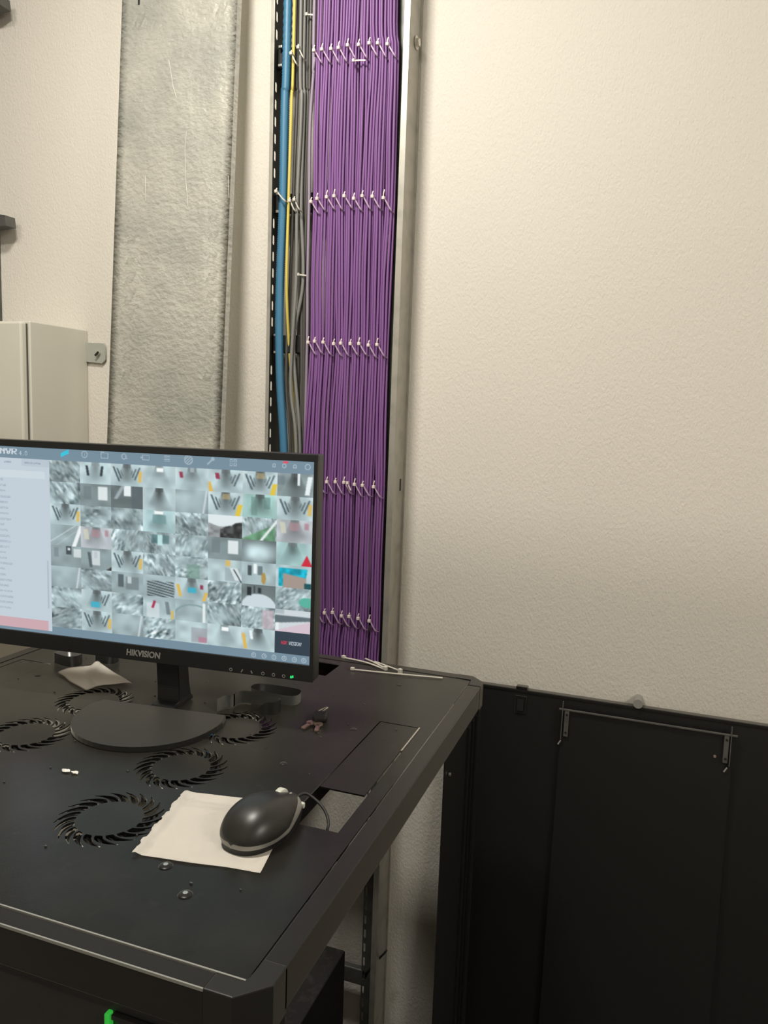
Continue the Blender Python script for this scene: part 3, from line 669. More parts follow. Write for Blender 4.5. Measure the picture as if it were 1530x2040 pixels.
# --- camera views, 8 x 8
GU0, GU1, GV0, GV1 = 0.191, 0.998, 0.064, 0.957
KIND = ['N C D L Er Fr Dy K', 'N B G T P Dy K2 D', 'D O N Kc Nc A S R', 'Rd R Nc Kt O B H W', 'B2 C2 D On Og Wy Y Po', 'P O B3 St Yc Nc Do Og2', 'O Cc N Ry Cv O Op Pk', 'O D P Nc Wp L Yl LOGO']
def cell(kind, h, w):
    y, x = np.mgrid[0:h, 0:w]; x = x / w; y = y / h
    base = np.array([190, 213, 217.]); I = np.ones((h, w, 3)) * base
    sh = vnoise(h, w, 3, 4)[..., None]; I *= 0.86 + 0.2 * sh
    def rect(x0, x1, y0, y1, c, a=1.0):
        m_ = (x >= x0) & (x < x1) & (y >= y0) & (y < y1); I[m_] = I[m_] * (1 - a) + np.array(c, float) * a
    def slab(x0, x1, slope, y0, y1, c, a=1.0):
        xs = x - slope * (y - (y0 + y1) / 2); m_ = (xs >= x0) & (xs < x1) & (y >= y0) & (y < y1); I[m_] = I[m_] * (1 - a) + np.array(c, float) * a
    def corridor(dark=110, cx=0.5, tint=(1, 1, 1)):
        half = 0.10 + 0.28 * y; d = np.abs(x - cx) / half
        fl = np.clip(1.15 - d, 0, 1) ** 0.7 * np.clip(1.15 - y, 0, 1)
        k = (1 - fl * (1 - dark / 215.))[..., None]; I[:] = I * k * np.array(tint)
        rect(cx - 0.13, cx + 0.13, 0.0, 0.16, (dark * .9, dark * .98, dark), 0.7)
        edge = np.clip((np.abs(x - cx) - 0.36) * 6, 0, 1)[..., None] * np.clip(1.1 - y, 0, 1)[..., None]; I[:] = I * (1 - edge * .35) + 240 * edge * .35
    def noise(c=1.0, n=9):
        th_ = rng.uniform(-1.2, 1.2); big = max(h, w) * 2; q = vnoise(big, big, n * 2, n * 5) * .65 + vnoise(big, big, n * 4, n * 7) * .35
        X_, Y_ = (x - .5) * w, (y - .5) * h; qi = np.clip((X_ * math.sin(th_) + Y_ * math.cos(th_)) + big / 2, 0, big - 1).astype(int); qj = np.clip(X_ * math.cos(th_) - Y_ * math.sin(th_) + big / 2, 0, big - 1).astype(int)
        q = q[qj, qi]; xs = vnoise(h, w, 3, 3); am = vnoise(h, w, 3, 4)
        I[:] = I * (0.68 + 0.34 * xs[..., None]); I[:] = I + ((q - .5) * 230 * c * am)[..., None]
    def doors(left=True, right=True):
        if left:
            for i, (a, b) in enumerate(((.14, .22), (.24, .31), (.33, .37))): slab(a, b - .02, .28, .12 + .08 * i, .78 - .12 * i, (70, 84, 90), .85)
        if right:
            for i, (a, b) in enumerate(((.80, .87), (.71, .77), (.64, .68))): slab(a, b - .02, -.28, .12 + .08 * i, .70 - .12 * i, (70, 84, 90), .85)
    Yc = (222, 184, 92)
    if kind == 'C': corridor(150); slab(.20, .28, .1, .15, .62, (55, 66, 70)); slab(.66, .74, -.1, .15, .62, (55, 66, 70))
    elif kind == 'D': corridor(105); doors(True, True); slab(.86, .96, -.05, .30, .78, Yc, .9)
    elif kind == 'L': corridor(150); rect(.42, .62, .08, .26, (250, 255, 255)); rect(.38, .66, .26, .45, (140, 155, 162), .5)
    elif kind == 'Er': corridor(130); slab(.12, .22, .1, .18, .45, (150, 60, 84)); rect(.44, .56, 0, .2, (160, 175, 182))
    elif kind == 'Fr': corridor(110); doors(False, True); slab(.20, .32, .1, .15, .42, (150, 60, 84)); slab(-.02, .10, .2, .55, 1.0, Yc)
    elif kind == 'Dy': corridor(100); doors(True, True); rect(.40, .62, .05, .30, (190, 170, 120), .6); slab(.82, .96, -.15, .5, .98, (226, 196, 70)); 
    elif kind == 'K': I *= .72; corridor(95); rect(.55, .62, 0, .5, (235, 245, 248)); slab(.80, .93, -.1, .1, .9, (235, 245, 248)); rect(.0, .2, .1, .5, (105, 122, 130), .6)
    elif kind == 'K2': corridor(90, .5, (.9, 1.0, .96)); rect(.25, .42, .1, .9, (95, 128, 122), .5); rect(.62, .80, .1, .6, (90, 125, 118), .6)
    elif kind == 'Kc': corridor(120, .5, (.95, 1, 1)); rect(.3, .7, .2, .6, (110, 150, 152), .7); rect(.35, .62, .02, .16, (245, 252, 252))
    elif kind == 'Kt': noise(.7); rect(.45, .6, .1, .6, (200, 245, 245), .8); rect(.25, .45, .1, .5, (70, 110, 115), .7); rect(.6, .8, .1, .5, (70, 110, 115), .6)
    elif kind == 'B': I *= .70; rect(.1, .35, .1, .7, (110, 124, 130), .7); rect(.58, .88, .1, .7, (240, 248, 250), .85)
    elif kind == 'B2': I *= .8; rect(.5, .68, .0, .4, (70, 82, 88)); rect(.55, .64, .08, .2, (225, 235, 238)); rect(.1, .25, .1, .55, (120, 134, 140), .7); rect(.75, 1, .1, .5, (238, 246, 248), .7)
    elif kind == 'B3': I *= .85; rect(.2, .38, .1, .7, (90, 104, 108)); rect(.45, .85, .2, .8, (110, 124, 128), .7); rect(.5, .62, .2, .5, (225, 235, 238), .7)
    elif kind == 'G': I *= .55; rect(.40, .62, .0, .45, (235, 243, 246)); slab(.2, .32, -.4, .0, .6, (170, 184, 190), .8); rect(.65, 1, .0, 1, (90, 102, 108), .7)
    elif kind == 'T': corridor(85)
    elif kind == 'P': I *= .88; I[:] *= (0.85 + .25 * np.clip(1 - np.hypot(x - .4, y - .3), 0, 1))[..., None]; slab(.86, .92, -.1, 0, 1, (220, 230, 234), .7)
    elif kind == 'A':
        I[:] = np.array([225, 236, 240.]); g = vnoise(h, w, 8, 10); m_ = y > .35 + .15 * np.sin(x * 4); I[m_] = (120 + 60 * g[m_])[:, None] * np.array([.97, 1, 1.02])
        m_ = (y > .75 - .55 * x + .1 * g) & (x > .35); I[m_] = (38 + 60 * g[m_])[:, None] * np.array([.95, 1, 1.02])
    elif kind == 'S':
        noise(1.0, 8); m_ = (y > .95 - .75 * x) & (x < .95); I[m_] = np.array([104, 150, 118.]) * (.8 + .4 * vnoise(h, w, 6, 6)[m_])[:, None]; slab(.75, .84, -.5, .0, 1, (230, 240, 240))
    elif kind == 'R': corridor(130, .5, (1, .93, .94)); rect(.35, .62, .1, .45, (176, 140, 148), .7); slab(.1, .25, .1, .1, .6, (215, 215, 190), .7); rect(.78, .9, .1, .4, (170, 110, 125), .6)
    elif kind == 'Rd': I *= .84; slab(.30, .33, -1.0, 0, 1, (235, 243, 245)); slab(.62, .64, -.9, 0, 1, (235, 243, 245), .6); slab(.82, .95, -.25, 0, 1, (240, 246, 248))
    elif kind == 'H': I[:] *= (0.55 + .62 * np.exp(-((x - .45) ** 2 + (y - .55) ** 2) * 5))[..., None]
    elif kind == 'W': corridor(120, .45, (.92, 1, .98)); m_ = (y > .5) & (np.abs(x - .86) < (y - .5) * .32); I[m_] = (205, 45, 66)
    elif kind == 'C2': I *= .75; rect(.35, .62, .1, .8, (236, 244, 246), .7); rect(.42, .54, .15, .45, (190, 200, 205)); slab(.24, .34, .1, .2, .9, (90, 102, 108)); m_ = (y > .7) & (x > .8 + (1 - y)); I[m_] = 60
    elif kind == 'On': noise(1.0)
    elif kind == 'Og': noise(.9); rect(.35, .75, .35, 1, (96, 142, 120), .45)
    elif kind == 'Og2': noise(.9); m_ = np.hypot((x - .88), (y - .6)) < .22; I[m_] = (88, 178, 158)
    elif kind == 'Wy': I *= .97; rect(.52, .66, .02, .28, Yc, .8); rect(.5, .95, .35, .95, (150, 165, 170), .6); slab(.72, .95, .3, .35, .9, (230, 240, 242), .8); slab(.86, .90, .4, .4, 1, (60, 72, 78))
    elif kind == 'Y': I *= .92; rect(.18, .28, .15, .6, (70, 84, 88)); rect(.46, .6, .15, .55, (90, 106, 110), .8); rect(.34, .44, .05, .5, (240, 248, 250)); m_ = ((x - .64) / .07) ** 2 + ((y - .68) / .26) ** 2 < 1; I[m_] = (176, 146, 84)
    elif kind == 'Po':
        m_ = (y > .12) & (y < .95) & (x > .08) & (x < .9 - .1 * y); I[m_] = np.array([20, 178, 205.]) * (.75 + .4 * vnoise(h, w, 9, 9)[m_])[:, None]
        m_ = (y > .30 + .25 * x) & (x > .2) & (x < .85) & (y < 1.05); I[m_] = (164, 150, 140); m_ = (y > .75) & (x > .8); I[m_] = (30, 84, 92)
    elif kind == 'St': I *= .9; q = np.sin((y * 1.2 - x * .35) * 42) > 0; m_ = q & (y > .25) & (y > .15 + .0 * x) & (x > .12) & (x < .95); I[m_] = (72, 82, 86)
    elif kind == 'Yc': corridor(110); rect(.38, .64, .42, .66, (70, 175, 198)); slab(.06, .16, .15, .3, .85, Yc); slab(.86, .96, -.2, .6, 1, Yc); slab(.76, .86, 0, .25, .45, (140, 60, 84))
    elif kind == 'Cc': corridor(100); doors(False, True); rect(.30, .60, .55, .82, (72, 176, 200))
    elif kind == 'Do': I *= .62; m_ = np.hypot((x - .5) * 1.1, (y - .95)) < .55; I[m_] = (205, 220, 226); rect(.16, .28, .12, .5, (38, 48, 54)); rect(.48, .58, .12, .36, (46, 56, 62)); rect(.36, .40, .05, .4, (60, 70, 76))
    elif kind == 'Ry': I *= .95; rect(.1, .5, .3, 1, (222, 232, 236), .6); slab(.28, .36, -.2, .2, .55, (165, 50, 80)); slab(.70, .82, .1, .2, .8, (120, 134, 140)); slab(.86, .94, 0, .6, 1, (210, 186, 110))
    elif kind == 'Cv': I *= .9; d = np.hypot(x - .55, (y - .9) * .9); m_ = np.abs(d - .62) < .03; I[m_] = (130, 156, 156); rect(.84, .92, .1, 1, (232, 240, 242))
    elif kind == 'Op': noise(.9); rect(.62, .95, .1, .95, (205, 178, 190), .6)
    elif kind == 'Pk': I[:] = (208, 218, 222); m_ = (y < .62 - .2 * x) & (y > .25); I[m_] = (96, 112, 118); m_ = y > .95 - .5 * x; I[m_] = (214, 196, 208); rect(0, .25, 0, .2, (150, 170, 176), .6); rect(.02, .1, .6, .95, (235, 242, 244))
    elif kind == 'Wp': I *= 1.0; rect(.5, .98, .25, .95, (150, 150, 158), .6); rect(.72, .98, .68, .92, (190, 110, 135), .6)
    elif kind == 'Yl': corridor(90); slab(.05, .15, .1, .25, .95, Yc); slab(.26, .34, .1, .1, .5, (240, 248, 250))
    elif kind in ('O',): noise(.85, 7)
    elif kind == 'Nc': noise(1.35, 8)
    else: noise(1.0, 6)
    return np.clip(I, 20, 255)
def blur(a, n):
    for _ in range(n):
        p = np.pad(a, ((1, 1), (1, 1), (0, 0)), 'edge')
        a = (p[:-2, 1:-1] + p[2:, 1:-1] + p[1:-1, :-2] + p[1:-1, 2:] + p[1:-1, 1:-1] * 2 + p[:-2, :-2] * .5 + p[2:, 2:] * .5) / 7
    return a
for r0, line in enumerate(KIND):
    for c0, k in enumerate(line.split()):
        u0 = GU0 + (GU1 - GU0) * c0 / 8; u1 = GU0 + (GU1 - GU0) * (c0 + 1) / 8; v0 = GV0 + (GV1 - GV0) * r0 / 8; v1 = GV0 + (GV1 - GV0) * (r0 + 1) / 8
        X0, X1, Y0, Y1 = int(u0 * W_), int(u1 * W_), int(v0 * H_), int(v1 * H_)
        if k == 'LOGO':
            img[Y0:Y1, X0:X1] = (52, 66, 78)
            put('HIK', u0 + 0.018, (v0 + v1) / 2 - 0.009, 0.017, (226, 60, 84), 0.85, 0.1, 0.2); put('VISION', u0 + 0.018 + 0.0215, (v0 + v1) / 2 - 0.009, 0.017, (200, 212, 220), 0.85, 0.1, 0.2)
        else: img[Y0:Y1, X0:X1] = blur(cell(k, Y1 - Y0, X1 - X0), 2)
lin = (np.clip(img, 0, 255) / 255.0) ** 2.2
me = bpy.data.meshes.new('screen')
gx = xx / (W_ - 1) * SW; gz = SZ1 - yy / (H_ - 1) * (SZ1 - SZ0)
vs = np.stack([gx, np.zeros_like(gx), gz], -1).reshape(-1, 3)
idx = np.arange(W_ * H_).reshape(H_, W_); qd = np.stack([idx[1:, :-1], idx[1:, 1:], idx[:-1, 1:], idx[:-1, :-1]], -1).reshape(-1, 4)
me.vertices.add(len(vs)); me.vertices.foreach_set('co', vs.ravel()); me.loops.add(qd.size); me.loops.foreach_set('vertex_index', qd.ravel().astype(np.int32))
me.polygons.add(len(qd)); me.polygons.foreach_set('loop_start', (np.arange(len(qd)) * 4).astype(np.int32)); me.update(calc_edges=True); me.validate()
at = me.color_attributes.new('picture', 'FLOAT_COLOR', 'POINT'); at.data.foreach_set('color', np.concatenate([lin.reshape(-1, 3), np.ones((W_ * H_, 1))], 1).astype(np.float32).ravel())
me.transform(MM @ Matrix.Translation((0, 0.0012, 0)))
m = bpy.data.materials.new('screen_picture'); m.use_nodes = True; nt = m.node_tree; b = nt.nodes['Principled BSDF']
b.inputs['Base Color'].default_value = (0.01, 0.01, 0.012, 1); b.inputs['Roughness'].default_value = 0.3
ca = nt.nodes.new('ShaderNodeVertexColor'); ca.layer_name = 'picture'; nt.links.new(ca.outputs[0], b.inputs['Emission Color']); b.inputs['Emission Strength'].default_value = 0.95
link('screen', me, m, mon)
# maker's name, buttons, stand
RX = MM @ Matrix.Rotation(PI / 2, 4, 'X')
text('maker_name', 'HIKVISION', 0.0125, M['logo'], mon, MM @ Matrix.Translation((0.495 * SW, -0.0016, SZ0 - 0.0125)) @ Matrix.Rotation(PI / 2, 4, 'X'), bold=0.0004, shear=0.12, sx=0.92)
for i, u in enumerate((0.770, 0.803, 0.832, 0.866, 0.897, 0.927)):
    bm = bmesh.new(); x = u * SW; z = SZ0 - 0.0190
    if i in (1, 2): bx(bm, x - 0.0006, x + 0.0006, -0.0022, -0.0012, z - 0.0022, z + 0.0022, mtx=MM @ Matrix.Translation((x, 0, z)) @ Matrix.Rotation(0.5 if i == 1 else -0.5, 4, 'Y') @ Matrix.Translation((-x, 0, -z)))
    else:
        for k in range(10):
            a = 2 * PI * k / 10; bx(bm, x + 0.0020 * math.cos(a) - 0.0004, x + 0.0020 * math.cos(a) + 0.0004, -0.0022, -0.0012, z + 0.0020 * math.sin(a) - 0.0004, z + 0.0020 * math.sin(a) + 0.0004, mtx=MM)
    bmobj('button', bm, M['logo'], mon)
bm = bmesh.new(); bx(bm, 0.951 * SW - 0.0022, 0.951 * SW - 0.0004, -0.0022, -0.0012, SZ0 - 0.0205, SZ0 - 0.0175, mtx=MM); bx(bm, 0.951 * SW + 0.0006, 0.951 * SW + 0.0020, -0.0022, -0.0012, SZ0 - 0.0198, SZ0 - 0.0168, mtx=MM); bmobj('power_light', bm, M['led'], mon)
def loc(t, d, z): return org + tt * (t + 0.711) - nn * (d + 0.319) + Vector((0, 0, z))   # t along the screen, d = depth coordinate
bm = bmesh.new(); ring0 = []
pts = [(-0.545, -0.322)] + [(-0.441 + 0.1045 * math.cos(a), -0.330 + 0.124 * math.sin(a)) for a in [PI + PI * k / 30 for k in range(31)]] + [(-0.337, -0.322)]
pts = [(-0.530, -0.316)] + [(-0.432 + 0.105 * math.cos(PI + PI * k / 30), -0.335 - 0.118 * abs(math.sin(PI * k / 30)) ** 0.85) for k in range(31)] + [(-0.334, -0.312)]
low = [bm.verts.new(loc(*p, 0.0008)) for p in pts]; top = [bm.verts.new(loc(*p, 0.0075)) for p in pts]; n_ = len(pts)
bm.faces.new(low[::-1]); ft = bm.faces.new(top)
for i in range(n_): bm.faces.new((low[i], low[(i + 1) % n_], top[(i + 1) % n_], top[i]))
bmesh.ops.bevel(bm, geom=list(ft.edges), offset=0.0012, segments=2, affect='EDGES')
bmobj('stand_base', bm, M['base'], mon)
bm = bmesh.new(); prv = None
for z, hw, d0, d1, sh_ in ((0.0008, 0.0190, -0.314, -0.252, 0.0), (0.0078, 0.0188, -0.312, -0.254, 0), (0.0100, 0.0182, -0.294, -0.258, 0), (0.030, 0.0185, -0.292, -0.262, -0.001), (0.13, 0.0175, -0.298, -0.270, -0.003), (0.24, 0.0175, -0.300, -0.272, -0.004)):
    cxx = -0.436 + sh_; r_ = [bm.verts.new(loc(cxx + s * hw, d, z)) for s, d in ((-1, d0), (1, d0), (1, d1), (-1, d1))]
    if prv: [bm.faces.new((prv[k], prv[(k + 1) % 4], r_[(k + 1) % 4], r_[k])) for k in range(4)]
    else: bm.faces.new(r_[::-1])
    prv = r_
bm.faces.new(prv); bmesh.ops.bevel(bm, geom=[e for e in bm.edges], offset=0.0012, segments=2, affect='EDGES')
bmobj('stand_neck', bm, M['bezel'], mon)
adopt(mon)

# ------------------------------------------------------------------ paper napkins
def sheet(name, corners, m, label, cat, wav, nu=24, nv=24, thick=0.0007, z0=0.0003, edge=None, lift=None):
    A, B, C_, D_ = [Vector((*c_, 0)) for c_ in corners]; bm = bmesh.new(); G = []
    for j in range(nv + 1):
        row = []
        for i in range(nu + 1):
            s, t = i / nu, j / nv; p = (A.lerp(B, s)).lerp(D_.lerp(C_, s), t)
            z = z0 + wav * (0.5 + 0.5 * math.sin(9 * s + 4 * t) * math.cos(7 * t - 3 * s))
            if lift: z += lift(s, t)
            if edge: dx, dy = edge(s, t); p.x += dx; p.y += dy
            row.append(bm.verts.new((p.x, p.y, z)))
        G.append(row)
    for j in range(nv):
        for i in range(nu): bm.faces.new((G[j][i], G[j][i + 1], G[j + 1][i + 1], G[j + 1][i]))
    bmesh.ops.solidify(bm, geom=bm.faces[:], thickness=thick)
    return tag(bmobj(name, bm, m, None, True), label, cat)
rj = [random.uniform(-1, 1) for _ in range(40)]
def edge1(s, t):
    k = max(0, 1 - s * 9); j = rj[int(t * 24) % 40]; q = max(0, 1 - (1 - t) * 14)
    return (k * 0.0022 * j + 0.0, 0.0008 * q * math.sin(s * 11))
def lift1(s, t):
    return 0.0045 * math.exp(-((s - 0.02) / 0.035) ** 2) * (0.4 + 0.6 * abs(math.sin(t * 9))) + 0.0010 * math.exp(-((t - 0.18 - .03 * s) / 0.03) ** 2)
nap = sheet('paper_napkin', [(-0.236, -0.543), (-0.108, -0.517), (-0.0805, -0.650), (-0.2115, -0.6715)], M['paper'], 'folded white paper napkin under the computer mouse', 'napkin', 0.0008, 40, 40, edge=edge1, lift=lift1)
for k in range(2):
    rj = rj[3:] + rj[:3]
bm = bmesh.new()
nap2 = sheet('paper_napkin', [(-0.655, -0.288), (-0.622, -0.226), (-0.512, -0.280), (-0.560, -0.333)], M['paper'], 'crumpled white paper napkin lying left of the monitor stand', 'napkin', 0.0015, 30, 24, z0=0.002,
             lift=lambda s, t: 0.008 * s * (1 - s) * 2 * t + 0.006 * math.exp(-((s - 0.15 - 0.75 * (1 - t)) / 0.10) ** 2) * s + 0.004 * (1 - t) * abs(math.sin(4 * s)),
             edge=lambda s, t: (0.003 * math.sin(t * 8) * (1 - s), 0.003 * math.sin(s * 9)))
for i, (x, y, r0, lab) in enumerate([(-0.3965, -0.556, 0.0055, 'left one of two torn white paper scraps on the rack roof'), (-0.3835, -0.5555, 0.0050, 'right one of two torn white paper scraps on the rack roof')]):
    bm = bmesh.new(); bmesh.ops.create_icosphere(bm, subdivisions=2, radius=r0)
    for v in bm.verts: v.co = Vector((x + v.co.x * (0.8 + 0.5 * random.random()), y + v.co.y * 0.6 * (0.6 + 0.7 * random.random()), max(0.0002, v.co.z * 0.5 * random.random() + 0.0012)))
    tag(bmobj('paper_scrap', bm, M['paper']), lab, 'paper scrap', 'paper scraps')
# bits of dirt lying on the roof
bm = bmesh.new()
for k in range(70):
    x = random.uniform(-0.72, -0.06); y = random.uniform(-0.74, -0.15); r0 = random.uniform(0.0005, 0.0014)
    bx(bm, x - r0, x + r0, y - r0 * 0.6, y + r0 * 0.6, -0.0006, 0.0002 + r0 * 0.5)
tag(bmobj('dust_crumbs', bm, M['greyd']), 'fine grey crumbs and dust strewn over the rack roof', 'dust', kind='stuff')

# ------------------------------------------------------------------ loose cable ties on the roof
def loose_tie(p0, p1, mid, label, wid=0.0018, flip=1, z=0.0014):
    d = Vector((*p1, 0)) - Vector((*p0, 0)); root = bpy.data.objects.new('cable_tie', None); COL.objects.link(root); root.location = (p0[0], p0[1], 0)
    nrm = Vector((-d.y, d.x, 0)).normalized()
    bm = bmesh.new(); tube(bm, smoothpath([Vector((0, 0, z)), d * 0.5 + nrm * mid + Vector((0, 0, z + 0.001)), d + Vector((0, 0, z))], 8), 0.001, flat=(wid, 0.0005, Vector((0, 0, 1)))); bmobj('strap', bm, M['tiew'], root)
    bm = bmesh.new(); e = Vector((0, 0, 0)) if flip > 0 else d
    bx(bm, -0.0034, 0.0034, -0.0030, 0.0030, 0.0001, 0.0050 + z - 0.0014, bev=0.0008, mtx=Matrix.Translation(e) @ Matrix.Rotation(math.atan2(d.y, d.x), 4, 'Z')); bmobj('tie_head', bm, M['tiew'], root)
    return tag(root, label, 'cable tie', 'loose cable ties on the rack roof')
loose_tie((-0.262, -0.006), (-0.171, -0.036), 0.004, 'loose white cable tie reaching over the rear edge of the rack roof', 0.0022, z=0.0016)
loose_tie((-0.171, -0.036), (-0.222, 0.0), 0.0, 'short loose cable tie whose head meets the tip of the longest one', 0.0018, z=0.0034)
loose_tie((-0.142, -0.041), (-0.200, -0.012), 0.002, 'loose cable tie crossing the middle of the pile', 0.0018, z=0.0048)
loose_tie((-0.068, -0.035), (-0.223, -0.060), 0.004, 'loose cable tie lying nearest the camera and ending furthest right', 0.0020, -1, z=0.0014)
# ------------------------------------------------------------------ keys
keys = tag(empty('key_bunch', (-0.182, -0.295, 0)), 'small bunch of two keys with a black tag on the rack roof', 'keys')
bm = bmesh.new(); bx(bm, -0.011, 0.011, -0.012, 0.012, 0.001, 0.012, bev=0.004, mtx=Matrix.Translation((-0.181, -0.288, 0)) @ Matrix.Rotation(0.3, 4, 'Z')); bmobj('key_tag', bm, M['rubber'], keys)
bm = bmesh.new(); ringp = [Vector((-0.192 + 0.010 * math.cos(a), -0.262 + 0.010 * math.sin(a), 0.004 + 0.006 * math.cos(a))) for a in [2 * PI * k / 20 for k in range(20)]]
tube(bm, ringp + ringp[:1], 0.0011, 6); bmobj('key_ring', bm, M['steel'], keys)
for (x, y, a) in ((-0.176, -0.306, 1.85), (-0.188, -0.305, 1.45)):
    bm = bmesh.new(); mtk = Matrix.Translation((x, y, 0.003)) @ Matrix.Rotation(a, 4, 'Z')
    vsk = cyl(bm, (0, 0, 0), 0.0085, 0.002, seg=20); bx(bm, -0.030, -0.005, -0.0032, 0.0032, -0.001, 0.001)
    for k in range(4): bx(bm, -0.028 + k * 0.005, -0.0255 + k * 0.005, -0.0045, -0.003, -0.001, 0.001)
    bmesh.ops.scale(bm, vec=(0.75, 0.75, 1), verts=bm.verts[:]); bmesh.ops.transform(bm, matrix=mtk, verts=bm.verts[:])
    bmobj('key', bm, M['copper'], keys)
adopt(keys)
# ------------------------------------------------------------------ clear plastic cable clips
def clip(path, h, label, zoff=0.0002):
    bm = bmesh.new(); P = smoothpath([(x, y, 0) for x, y in path], 5); lo = [bm.verts.new(p + Vector((0, 0, zoff))) for p in P]; hi = [bm.verts.new(p + Vector((0, 0, zoff + h))) for p in P]
    for i in range(len(P) - 1): bm.faces.new((lo[i], lo[i + 1], hi[i + 1], hi[i]))
    bmesh.ops.solidify(bm, geom=bm.faces[:], thickness=0.0012)
    return tag(bmobj('cable_clip', bm, M['clip'], None, True), label, 'plastic clip', 'clear plastic clips on the rack roof')
clip([(-0.334, -0.318), (-0.330, -0.300), (-0.322, -0.295), (-0.320, -0.276), (-0.304, -0.270), (-0.268, -0.272), (-0.250, -0.278), (-0.251, -0.294), (-0.262, -0.302), (-0.262, -0.322)], 0.019, 'open clear plastic clip standing right behind the monitor stand')
clip([(-0.290, -0.252), (-0.318, -0.246), (-0.314, -0.224), (-0.256, -0.220), (-0.240, -0.230), (-0.244, -0.252), (-0.289, -0.253)], 0.015, 'closed clear plastic clip behind the open one, under the monitor corner')
clip([(-0.700, -0.245), (-0.698, -0.222), (-0.684, -0.212), (-0.662, -0.220), (-0.652, -0.238), (-0.664, -0.252), (-0.698, -0.246)], 0.018, 'clear plastic clip behind the monitor, left one of the rear pair')
clip([(-0.648, -0.205), (-0.645, -0.185), (-0.630, -0.176), (-0.612, -0.186), (-0.606, -0.204), (-0.618, -0.214), (-0.646, -0.206)], 0.016, 'clear plastic clip behind the monitor, right one of the rear pair')

# ------------------------------------------------------------------ computer mouse
mouse = tag(empty('computer_mouse', (-0.112, -0.577, 0.0015)), 'black and silver wired computer mouse resting on the white napkin', 'computer mouse')
MT = Matrix.Translation((-0.1130, -0.5835, 0.0022)) @ Matrix.Rotation(math.radians(-11), 4, 'Z')
NL, NA = 44, 48; L = 0.0535
def prof(u):   # u in [-1,1] rear to front: half width, height
    w_ = 0.0345 * (1 - abs(u) ** 2.6) ** 0.42
    if u > 0: w_ *= 1 - 0.16 * math.sin(u * PI / 2) - 0.05 * math.sin(PI * u)
    h_ = 0.0385 * max(0.0, (1 - abs(u + 0.12) ** 2.4 / (1.12 ** 2.4))) ** 0.55 if u > -1 else 0
    if u < -0.2: h_ = 0.0385 * max(0, 1 - ((-0.12 - u) / 0.885) ** 2.3) ** 0.5
    else: h_ = 0.0385 * (1 - 0.52 * max(0, (u + 0.12) / 1.12) ** 1.7)
    return max(w_, 0.0004), max(h_, 0.0008)
grid = []
for i in range(NL + 1):
    u = -math.cos(PI * i / NL); w_, h_ = prof(u); row = []
    for k in range(NA + 1):
        a = PI * k / NA; c_, s_ = math.cos(a), math.sin(a)
        x = w_ * (abs(c_) ** 0.8) * (1 if c_ >= 0 else -1); z = h_ * (abs(s_) ** 0.78)
        if abs(u) >= 0.9999: x *= 0.3
        tuck = 1 - 0.12 * math.exp(-(z / 0.007) ** 2)
        row.append(Vector((x * tuck, u * L * (1 - 0.05 * math.exp(-(z / 0.008) ** 2)), z)))
    grid.append(row)
def qz(u, z):
    h_ = prof(u)[1]
    return 0.5 if z >= h_ else math.asin((z / h_) ** (1 / 0.78)) / PI
def band(u):
    t = min(1, max(0, (u + 0.45) / 1.25)); t = t * t * (3 - 2 * t)
    lo = min(qz(u, 0.0050 + 0.0085 * t), 0.5 - 0.24 * min(1, max(0, u + .5))); hi = min(qz(u, 0.0100 + 0.0120 * t), 0.5 - 0.16 * min(1, max(0, u + .5)))
    return min(lo, hi), hi
def band_old(u):   # lower / upper edge of the silver band as a fraction of the half circle from the side
    if u < -0.35: lo, hi = 0.10, 0.19
    else:
        t = min(1, (u + 0.35) / 1.15); t = t * t * (3 - 2 * t); lo = 0.10 + 0.15 * t; hi = 0.19 + 0.17 * t + 0.03 * math.sin(PI * t)
    return lo, hi
parts_ = {'shell': [], 'band': [], 'skirt': []}
for i in range(NL):
    u = -math.cos(PI * (i + 0.5) / NL); lo, hi = band(u)
    for k in range(NA):
        q = (k + 0.5) / NA; q = min(q, 1 - q)
        parts_['skirt' if q < lo else 'band' if q < hi else 'shell'].append((i, k))
for nm, lst in parts_.items():
    bm = bmesh.new(); vm = {}
    # resample the rows so that the band edges are smooth: remap k onto band limits
    def V(i, k, nm=nm):
        if (i, k) not in vm: vm[(i, k)] = bm.verts.new(MT @ grid[i][k])
        return vm[(i, k)]
    pass
    bm.free()
def pt(i, q):  # q in [0,1] over the half circle at station i
    f_ = q * NA; k = min(int(f_), NA - 1); return grid[i][k].lerp(grid[i][k + 1], f_ - k)
def strip_mesh(name, ranges, m, off=0.0):
    bm = bmesh.new()
    for rf, seg in ranges:
        rows_ = []
        for i in range(NL + 1):
            u = -math.cos(PI * i / NL); a, b = rf(u)
            rows_.append([bm.verts.new(MT @ (pt(i, a + (b - a) * j / seg) * (1 + off))) for j in range(seg + 1)])
        for r1, r2 in zip(rows_, rows_[1:]):
            for j in range(seg): bm.faces.new((r1[j], r1[j + 1], r2[j + 1], r2[j]))
    bmesh.ops.remove_doubles(bm, verts=bm.verts[:], dist=0.00002)
    return bmobj(name, bm, m, mouse, True)
strip_mesh('top_shell', [(lambda u: (band(u)[1], 1 - band(u)[1]), 40)], M['mouse'])
strip_mesh('silver_band', [(lambda u: band(u), 6), (lambda u: (1 - band(u)[1], 1 - band(u)[0]), 6)], M['mousesil'])
strip_mesh('lower_skirt', [(lambda u: (0.0, band(u)[0]), 6), (lambda u: (1 - band(u)[0], 1), 6)], M['rubber'])
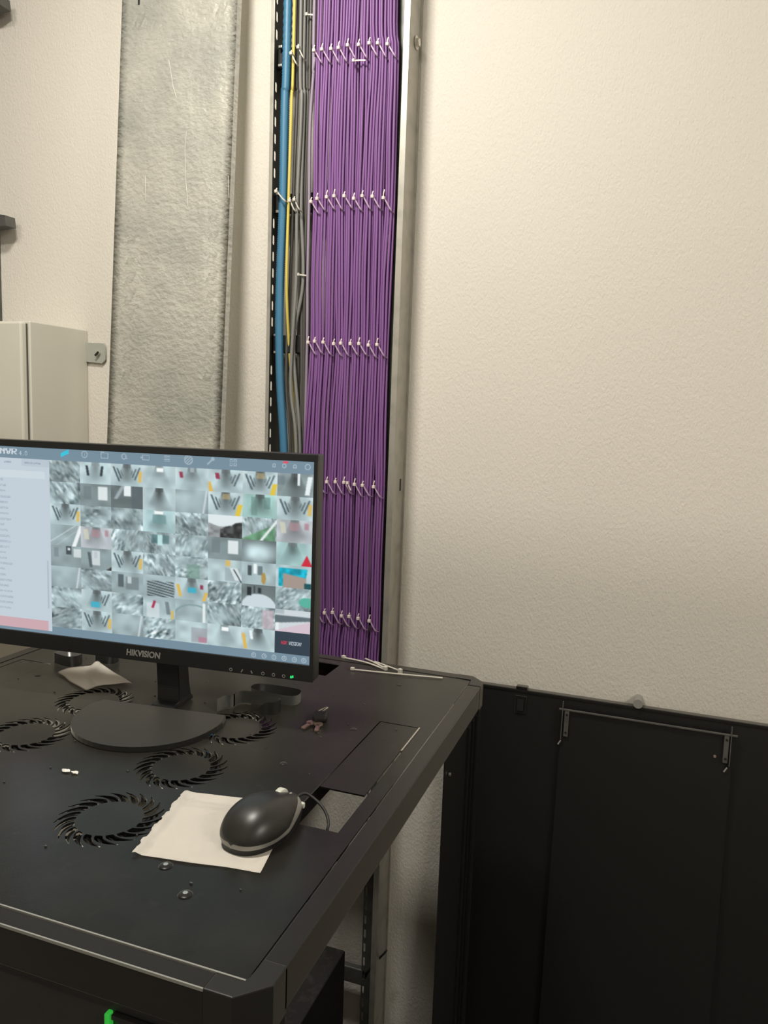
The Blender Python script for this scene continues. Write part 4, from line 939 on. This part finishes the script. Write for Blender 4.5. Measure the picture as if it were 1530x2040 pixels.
bm = bmesh.new(); fan_ = [bm.verts.new(MT @ Vector((grid[i][0].x, grid[i][0].y, 0.0))) for i in range(NL + 1)] + [bm.verts.new(MT @ Vector((grid[i][NA].x, grid[i][NA].y, 0.0))) for i in range(NL - 1, 0, -1)]
bm.faces.new(fan_); g = bmesh.ops.extrude_face_region(bm, geom=bm.faces[:]); bmesh.ops.translate(bm, vec=(0, 0, -0.001), verts=[v for v in g['geom'] if isinstance(v, bmesh.types.BMVert)])
bmobj('underside', bm, M['rubber'], mouse)
hw = prof(0.55)[1]
bm = bmesh.new(); cyl(bm, (-0.002, 0.030, hw - 0.0075), 0.0105, 0.0075, 'X', 28); bmesh.ops.bevel(bm, geom=bm.edges[:], offset=0.0008, segments=1, affect='EDGES'); bmesh.ops.transform(bm, matrix=MT, verts=bm.verts[:]); bmobj('scroll_wheel', bm, M['mousew'], mouse, True)
bm = bmesh.new()
for xx_ in (-0.0055, 0.0055): bx(bm, xx_ - 0.0012, xx_ + 0.0012, 0.020, 0.040, hw - 0.009, hw - 0.0030, bev=0.0006)
bmesh.ops.transform(bm, matrix=MT, verts=bm.verts[:]); bmobj('wheel_surround', bm, M['mousesil'], mouse)
bm = bmesh.new(); bx(bm, 0.0125, 0.0185, 0.0440, 0.0485, 0.009, 0.0155, bev=0.0015, mtx=MT); bmobj('front_tip', bm, M['mousew'], mouse)
p = MT @ Vector((0, 0.050, 0.012))
cab = smoothpath([p, MT @ Vector((0.004, 0.066, 0.014)), Vector((-0.083, -0.520, 0.012)), Vector((-0.069, -0.527, 0.007)), Vector((-0.059, -0.538, 0.0015)), Vector((-0.0565, -0.5475, -0.007)), Vector((-0.066, -0.556, -0.045)), Vector((-0.08, -0.57, -0.12)), Vector((-0.15, -0.60, -0.20)), Vector((-0.2, -0.62, -0.268))], 8)
bm = bmesh.new(); tube(bm, cab, 0.0017, 8); bmobj('mouse_cord', bm, M['rubber'], mouse, True)
adopt(mouse)

# every loose piece becomes a part of its own
for o in list(bpy.data.objects):
    if o.type == 'MESH' and o.parent is not None and o.name.split('.')[0] in ('scratch', 'indicator', 'rung_tab', 'side_sheet_rib', 'folded_edge', 'rivet', 'wheel_surround', 'power_light', 'latch', 'silver_band', 'lower_skirt'): islands(o)
